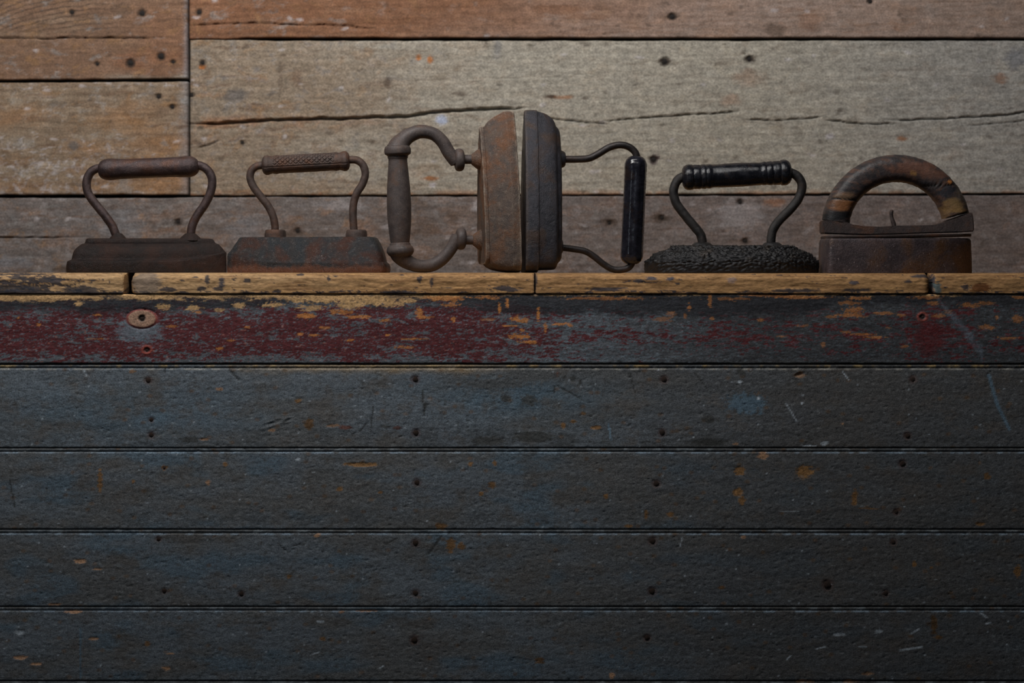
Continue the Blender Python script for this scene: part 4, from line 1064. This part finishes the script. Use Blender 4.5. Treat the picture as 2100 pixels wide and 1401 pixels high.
I.lathe('knob', z3(602, 470), z3(672, 468), [(0, 17), (.08, 21), (.25, 23.2), (.5, 23.6), (.75, 22.8), (.92, 19.5), (1, 15)], mC2, n=30, it=1)
I.lathe('knob', z3(612, 1062), z3(684, 1064), [(0, 16), (.08, 20), (.25, 22.6), (.5, 23), (.75, 22.4), (.92, 19.5), (1, 15)], mC2, n=30, it=1)

# =================================================================== IRON 4 : blue-black, upright on its heel, glossy ribbed grip
mD = iron_mat('blue_black_iron', (46, 46, 52), (58, 56, 62), (66, 52, 46), rust_amt=.42, metal=.45, rough=.46, bump=.65, scale=90, dust=(92, 90, 96), dust_amt=.3, edge=(108, 92, 78), edge_amt=.55)
mD2 = iron_mat('glossy_black_grip', (26, 26, 32), (34, 34, 42), (40, 32, 30), rust_amt=.2, metal=.1, rough=.2, bump=.07, scale=120)
mD3 = iron_mat('black_iron_rod', (40, 36, 36), (50, 44, 44), (58, 42, 36), rust_amt=.35, metal=.4, rough=.42, bump=.3, scale=120)
YAW4 = math.radians(4.0)
I = Iron('blue-black flat iron standing on its heel with a glossy black upright grip on bent rods', 1082, 558, ZT, yaw=YAW4)
sole = 1071.5
lean4 = 3.0 / 332
lv = [(0, 331, 1.5, 86, 0), (1.5, 334, 0, 88, 0), (25, 334, 0, 88, 0), (26.5, 333, 1, 87.5, 0), (27.5, 331, 5, 85, 0), (44, 327, 5.5, 83, 0), (58, 317, 6, 80.5, 0), (63, 310, 7, 79, 0), (65.5, 303, 12, 76, 0), (66.5, 300, 17, 72, 0), (72, 294, 22, 69, 0), (75, 285, 27, 65, 0), (76, 270, 40, 55, 0)]
I.body('body', lv, 'iron', mD, n=64, it=1, disp=.0003, dscale=120, sharp=26, upright=(1, lean4, sole))
xt4 = sole + 76
I.lathe('boss', (xt4 + 2 - 6, 325), (xt4 + 12, 325), [(0, 20), (.4, 19), (.75, 16.5), (.95, 14.5), (1, 12)], mD, n=28, it=1)
I.lathe('boss', (xt4 + 1 - 6, 504), (xt4 + 7, 504), [(0, 18), (.5, 17), (.8, 15), (1, 11)], mD, n=28, it=1)
I.tube('handle_rod', path(z4, [(405, 463), (455, 461), (540, 460), (620, 453), (690, 420), (770, 372), (850, 351), (920, 364), (970, 405), (988, 455), (988, 480)], 27, 3.688), mD3)
I.tube('handle_rod', path(z4, [(395, 1128), (425, 1131), (500, 1140), (590, 1157), (660, 1198), (730, 1254), (800, 1293), (870, 1297), (925, 1278), (952, 1236), (955, 1210)], 25, 3.688), mD3)


def ribbed(t, a, r):
    return .55 * np.cos(a * 9) * sstep(6, 20, t) * sstep(214, 200, t) + .5 * fbm(t / 9, a * 1.5, 14, 3)


I.lathe('grip', z4(978, 436), z4(942, 1254), [(0, 11), (.01, 15.5), (.035, 20), (.07, 22.6), (.11, 23), (.15, 22.6), (.3, 22.4), (.6, 22.6), (.85, 22.6), (.9, 23.2), (.94, 22.8), (.97, 20), (.99, 15), (1, 10)], mD2, n=90, sub=-160, dfun=ribbed, angle=70)

# =================================================================== IRON 5 : black, hammered, turned black grip
mE = iron_mat('black_hammered_iron', (34, 34, 36), (44, 43, 45), (48, 42, 38), rust_amt=.3, metal=.5, rough=.42, bump=.4, scale=110, dust=(76, 74, 72), dust_amt=.35)
mE2 = iron_mat('black_lacquered_grip', (22, 23, 28), (30, 31, 37), (44, 36, 34), rust_amt=.2, metal=.1, rough=.24, bump=.2, scale=150, glints=.3)
mE3 = iron_mat('black_iron_handle_rod', (38, 37, 38), (50, 47, 46), (54, 44, 38), rust_amt=.3, metal=.4, rough=.5, bump=.45, scale=140, dust=(84, 80, 78), dust_amt=.3)
I = Iron('black flat iron with a hammered body and ringed black grip', 1500, 560, ZT2)
lv = []
for (Y, xl, xr, hw) in ((1298, 62, 1840, 82), (1296, 57, 1846, 84), (1235, 55, 1850, 85), (1190, 62, 1846, 85), (1176, 72, 1838, 84), (1140, 115, 1802, 80), (1112, 148, 1776, 76), (1088, 195, 1735, 70), (1066, 285, 1655, 60), (1048, 305, 1632, 57), (1030, 328, 1602, 54), (1024, 345, 1585, 51), (1022, 400, 1540, 44)):
    x0, y0 = z5(xl, Y); x1, _ = z5(xr, Y)
    lv.append((559.8 - y0, x1, x0, hw, 0))
# dense loft for the hammered dimples
Vb, Fb = loft(lv, 'boat2', 220, 3)  # fine rings
Wb = np.stack([(Vb[:, 0] - I.cx) * SI, Vb[:, 1] * SI, Vb[:, 2] * SI], 1)
ob = mesh_obj('body', Wb, Fb, mE, I.root, smooth=True, angle=None)
me = ob.data; nv = len(me.vertices)
no = np.empty(nv * 3, np.float32); me.vertices.foreach_get('normal', no); no = no.reshape(-1, 3)
co = Wb
if np.sum(no[:, 2] * (co[:, 2] - .01)) < 0: no = -no
arc = Vb[:, 0] + .55 * Vb[:, 1]; up = Vb[:, 2] * 1.0 - .75 * np.abs(Vb[:, 1])
cd, cv = cellular(arc / 6.6 + .4 * noise2(arc / 9, up / 9, 3), up / 6.0 + .4 * noise2(arc / 9, up / 9, 4), 33)
strength = sstep(1.5, 6, Vb[:, 2]) * (.55 + .45 * sstep(8, 26, Vb[:, 2]))
dmp = (.42 - np.clip(cd, 0, .75)) * (.5 + 1.0 * cv) * .0030
co = co + no * (dmp * strength)[:, None]
me.vertices.foreach_set('co', co.astype(np.float32).ravel()); me.update()
I.tube('handle_rod', path(z5, [(500, 300), (450, 312), (400, 345), (366, 410), (358, 490), (390, 590), (470, 700), (560, 810), (625, 890), (648, 950), (655, 1010)], 47, 5.003), mE3, disp=.00025)
I.tube('handle_rod', path(z5, [(1520, 262), (1565, 272), (1620, 300), (1665, 360), (1672, 440), (1630, 550), (1540, 660), (1440, 760), (1380, 850), (1360, 930), (1357, 1010)], 47, 5.003), mE3, disp=.00025)
I.lathe('grip', z5(443, 320), z5(1567, 264), [(0, 11), (.005, 17), (.02, 22.5), (.045, 26), (.07, 26.8), (.095, 25.8), (.105, 24.2), (.115, 25), (.155, 25.2), (.175, 24), (.182, 25), (.205, 25.4), (.222, 24), (.23, 24.8), (.25, 25.2), (.268, 24), (.285, 23.4), (.4, 24.4), (.55, 24.6), (.68, 23.6), (.725, 22.9), (.74, 24), (.757, 24.3), (.772, 23), (.785, 24.2), (.815, 24.5), (.83, 23.2), (.84, 24.4), (.885, 24.8), (.895, 24.0), (.905, 26), (.93, 26.6), (.955, 26), (.978, 22.5), (.994, 17), (1, 10)], mE2, n=60, sub=3,
        dfun=lambda t, a, r: .7 * fbm(t / 11, a * 2.2, 21, 3))
for (a, b) in ((532, 772), (1255, 1482)):
    c = z5((a + b) / 2, 1030); w = (b - a) / 2 / 5.0
    I.lathe('boss', (c[0], c[1] + 4), (c[0], c[1] - 9.5), [(0, w), (.3, w * .97), (.7, w * .82), (.95, w * .62), (1, w * .45)], mE, n=40, it=2, dfun=lambda t, an, r: 1.0 * fbm(an * 3.0, t / 3 + r / 5, 18, 2))

# =================================================================== IRON 6 : box iron with half-round wooden handle
mF = iron_mat('plum_brown_box_iron', (66, 58, 61), (78, 66, 68), (92, 66, 48), rust_amt=.38, metal=.3, rough=.5, bump=.6, scale=48, dust=(104, 92, 92), dust_amt=.4, glints=.55)
mF2 = iron_mat('dark_rusty_bracket', (54, 46, 46), (66, 54, 52), (84, 56, 42), rust_amt=.4, metal=.3, rough=.6, bump=.55, scale=110, dust=(96, 86, 82), dust_amt=.35)
mF3 = tinted('charred_wood_handle', rough=.5, fine=700, fine_amt=.2, bump=.4, stretch=(.6, 1, 1), spec=.4, grain2=.25)
I = Iron('box iron with a half-round wooden handle, rightmost of the row', 1839, 560.5, ZT2, name='box_iron')
lv = []
for (Y, xl, xr, hw) in ((1308, 122, 1606, 78), (1305, 116, 1612, 80), (1200, 120, 1609, 80), (1020, 128, 1603, 79), (985, 131, 1601, 78.5), (968, 140, 1590, 77), (963, 160, 1570, 74), (962, 220, 1500, 66)):
    x0, y0 = z6(xl, Y); x1, _ = z6(xr, Y)
    lv.append((560.8 - y0, x1, x0, hw, 0))
I.body('body', lv, 'box', mF, it=1, disp=.0003, dscale=60)


def extrude_xz(I, name, pts, y0, y1, mat, bev=.0012, parent=None):
    """outline in picture px extruded in depth, edges bevelled"""
    import bmesh
    bm = bmesh.new()
    a = [bm.verts.new(tuple(I.P(p[0], p[1], y0))) for p in pts]
    b = [bm.verts.new(tuple(I.P(p[0], p[1], y1))) for p in pts]
    bm.faces.new(a); bm.faces.new(b[::-1])
    n = len(pts)
    for i in range(n): bm.faces.new((a[i], b[i], b[(i + 1) % n], a[(i + 1) % n]))
    bmesh.ops.recalc_face_normals(bm, faces=bm.faces)
    bmesh.ops.bevel(bm, geom=list(bm.edges), offset=bev, segments=2, affect='EDGES', clamp_overlap=True)
    me = bpy.data.meshes.new(name); bm.to_mesh(me); bm.free()
    me.polygons.foreach_set('use_smooth', np.ones(len(me.polygons), dtype=bool)); me.set_sharp_from_angle(angle=math.radians(45))
    me.materials.append(mat)
    o = bpy.data.objects.new(name, me); COL.objects.link(o); o.parent = parent or I.root
    return o


# lid plate, slightly tilted and proud of the body
lid_lv = []
for (h, w) in ((0, 74), (1, 77), (5, 77.5), (6, 75)):
    lid_lv.append((h, 1992.0 - (1 if h in (0, 6) else 0), 1689.5 + (1 if h in (0, 6) else 0), w, 0))
V, F = loft(lid_lv, 'box', 48, 1)
tilt = (V[:, 0] - 1840) * .0165
W = np.stack([(V[:, 0] - I.cx) * SI, V[:, 1] * SI, (560.5 - 488 + V[:, 2] + tilt) * SI], 1)
mesh_obj('lid', W, F, mF2, I.root, smooth=True, angle=35)
# handle bracket: low strap with a block on the left and a wedge on the right
pts = [z6(*p) for p in ((118, 915), (115, 850), (118, 785), (240, 783), (300, 800), (370, 808), (400, 825), (520, 843), (680, 848), (860, 838), (1060, 836), (1210, 832), (1290, 812), (1390, 775), (1500, 738), (1586, 704), (1600, 780), (1606, 895),
                        (1500, 903), (1200, 910), (900, 920), (600, 928), (400, 925))]
extrude_xz(I, 'handle_bracket', pts, -.0165, .0165, mF2, bev=.0010)
# wooden half ring
cxw, cyw, Ro, Ri = *z6(858, 872), 738 / 4.831, 468 / 4.831
na, nc = 220, 36
a0, a1 = math.radians(-7), math.radians(171.5)      # right end low, left end
ang = np.linspace(math.radians(12.5), math.radians(172.5), na)
TH = np.repeat(ang[:, None], nc, 1); PH = np.repeat((2 * math.pi * np.arange(nc) / nc)[None, :], na, 0)
Rm = (Ro + Ri) / 2; hr = (Ro - Ri) / 2; hd = 32.0
sgnp = lambda v, p: np.sign(v) * np.abs(v) ** p
rr = Rm + hr * sgnp(np.cos(PH), .72); dd = hd * sgnp(np.sin(PH), .8)
rr = rr + .9 * fbm(TH * 9, PH * 2, 55, 3)
PXh = cxw + rr * np.cos(TH); PYh = cyw - rr * np.sin(TH)
# cracks as grooves
crk = np.minimum(np.minimum(seg_dist(PXh, PYh, z6(215, 568), z6(470, 588)), seg_dist(PXh, PYh, z6(1080, 450), z6(1480, 428))), seg_dist(PXh, PYh, z6(1340, 765), z6(1590, 690)))
groove = 2.2 * (1 - sstep(.8, 2.4, crk))
dd = dd - np.sign(dd) * groove
PTS = np.stack([(PXh - I.cx) * SI, dd * SI, (I.base - PYh) * SI], -1).reshape(-1, 3)
f1 = fbm(PXh / 40 + PYh / 90, PYh / 9 - PXh / 60, 56, 5, .6); f2 = fbm(PXh / 22, PYh / 12, 57, 4)
GH = 1.6
c = np.broadcast_to(lin(46, 40, 40) * GH, PXh.shape + (3,)).copy()
c = mix(c, sstep(.05, .5, f1) * .7, lin(74, 52, 42) * GH)
c = mix(c, sstep(.1, .5, -f1 + .4 * f2) * .8, lin(24, 24, 28) * GH)
def hp(X, Y, rx, ry, col, s, c):
    x, y = z6(X, Y); d = np.hypot((PXh - x) / rx, (PYh - y) / ry) + .5 * f1 + .3 * f2
    return mix(c, (1 - sstep(.7, 1.15, d)) * s, col)
c = hp(1000, 270, 45, 14, lin(96, 64, 50) * GH, .6, c); c = hp(300, 640, 28, 13, lin(104, 66, 36) * GH, .75, c); c = hp(330, 545, 24, 9, lin(96, 74, 54) * GH, .55, c)
c = hp(1400, 640, 26, 16, lin(104, 82, 50) * GH, .7, c); c = hp(1330, 690, 14, 22, lin(100, 76, 48) * GH, .6, c); c = hp(1365, 412, 6, 5, lin(150, 96, 50) * GH, .9, c)
c = hp(1480, 690, 26, 6, lin(104, 80, 48) * GH, .55, c); c = hp(1010, 325, 8, 6, lin(130, 96, 50) * GH, .6, c); c = hp(1220, 330, 40, 10, lin(84, 56, 44) * GH, .6, c)
c = hp(250, 740, 40, 10, lin(18, 18, 20) * GH, .95, c); c = hp(1500, 520, 16, 20, lin(74, 66, 58) * GH, .6, c); c = hp(1330, 500, 20, 14, lin(26, 28, 34) * GH, .7, c)
c = mix(c, 1 - sstep(.8, 2.0, crk), lin(14, 12, 12))
faces = [tuple(f) for f in grid_faces(na, nc, wrap=True).tolist()]
faces.append(tuple(range(nc - 1, -1, -1))); faces.append(tuple((na - 1) * nc + i for i in range(nc)))
wh = mesh_obj('handle', PTS, faces, mF3, I.root, smooth=True, angle=55, tint=np.clip(c, .004, .9).reshape(-1, 3))
wh['label'] = 'half-round charred wooden handle'
# latch pin standing in the opening
pin = I.tube('latch_pin', path(z6, [(838, 850, 22), (834, 815, 21), (818, 770, 19), (812, 730, 18), (812, 705, 19), (818, 684, 17)], 20, 4.831), mF2, n=12, disp=.0004)
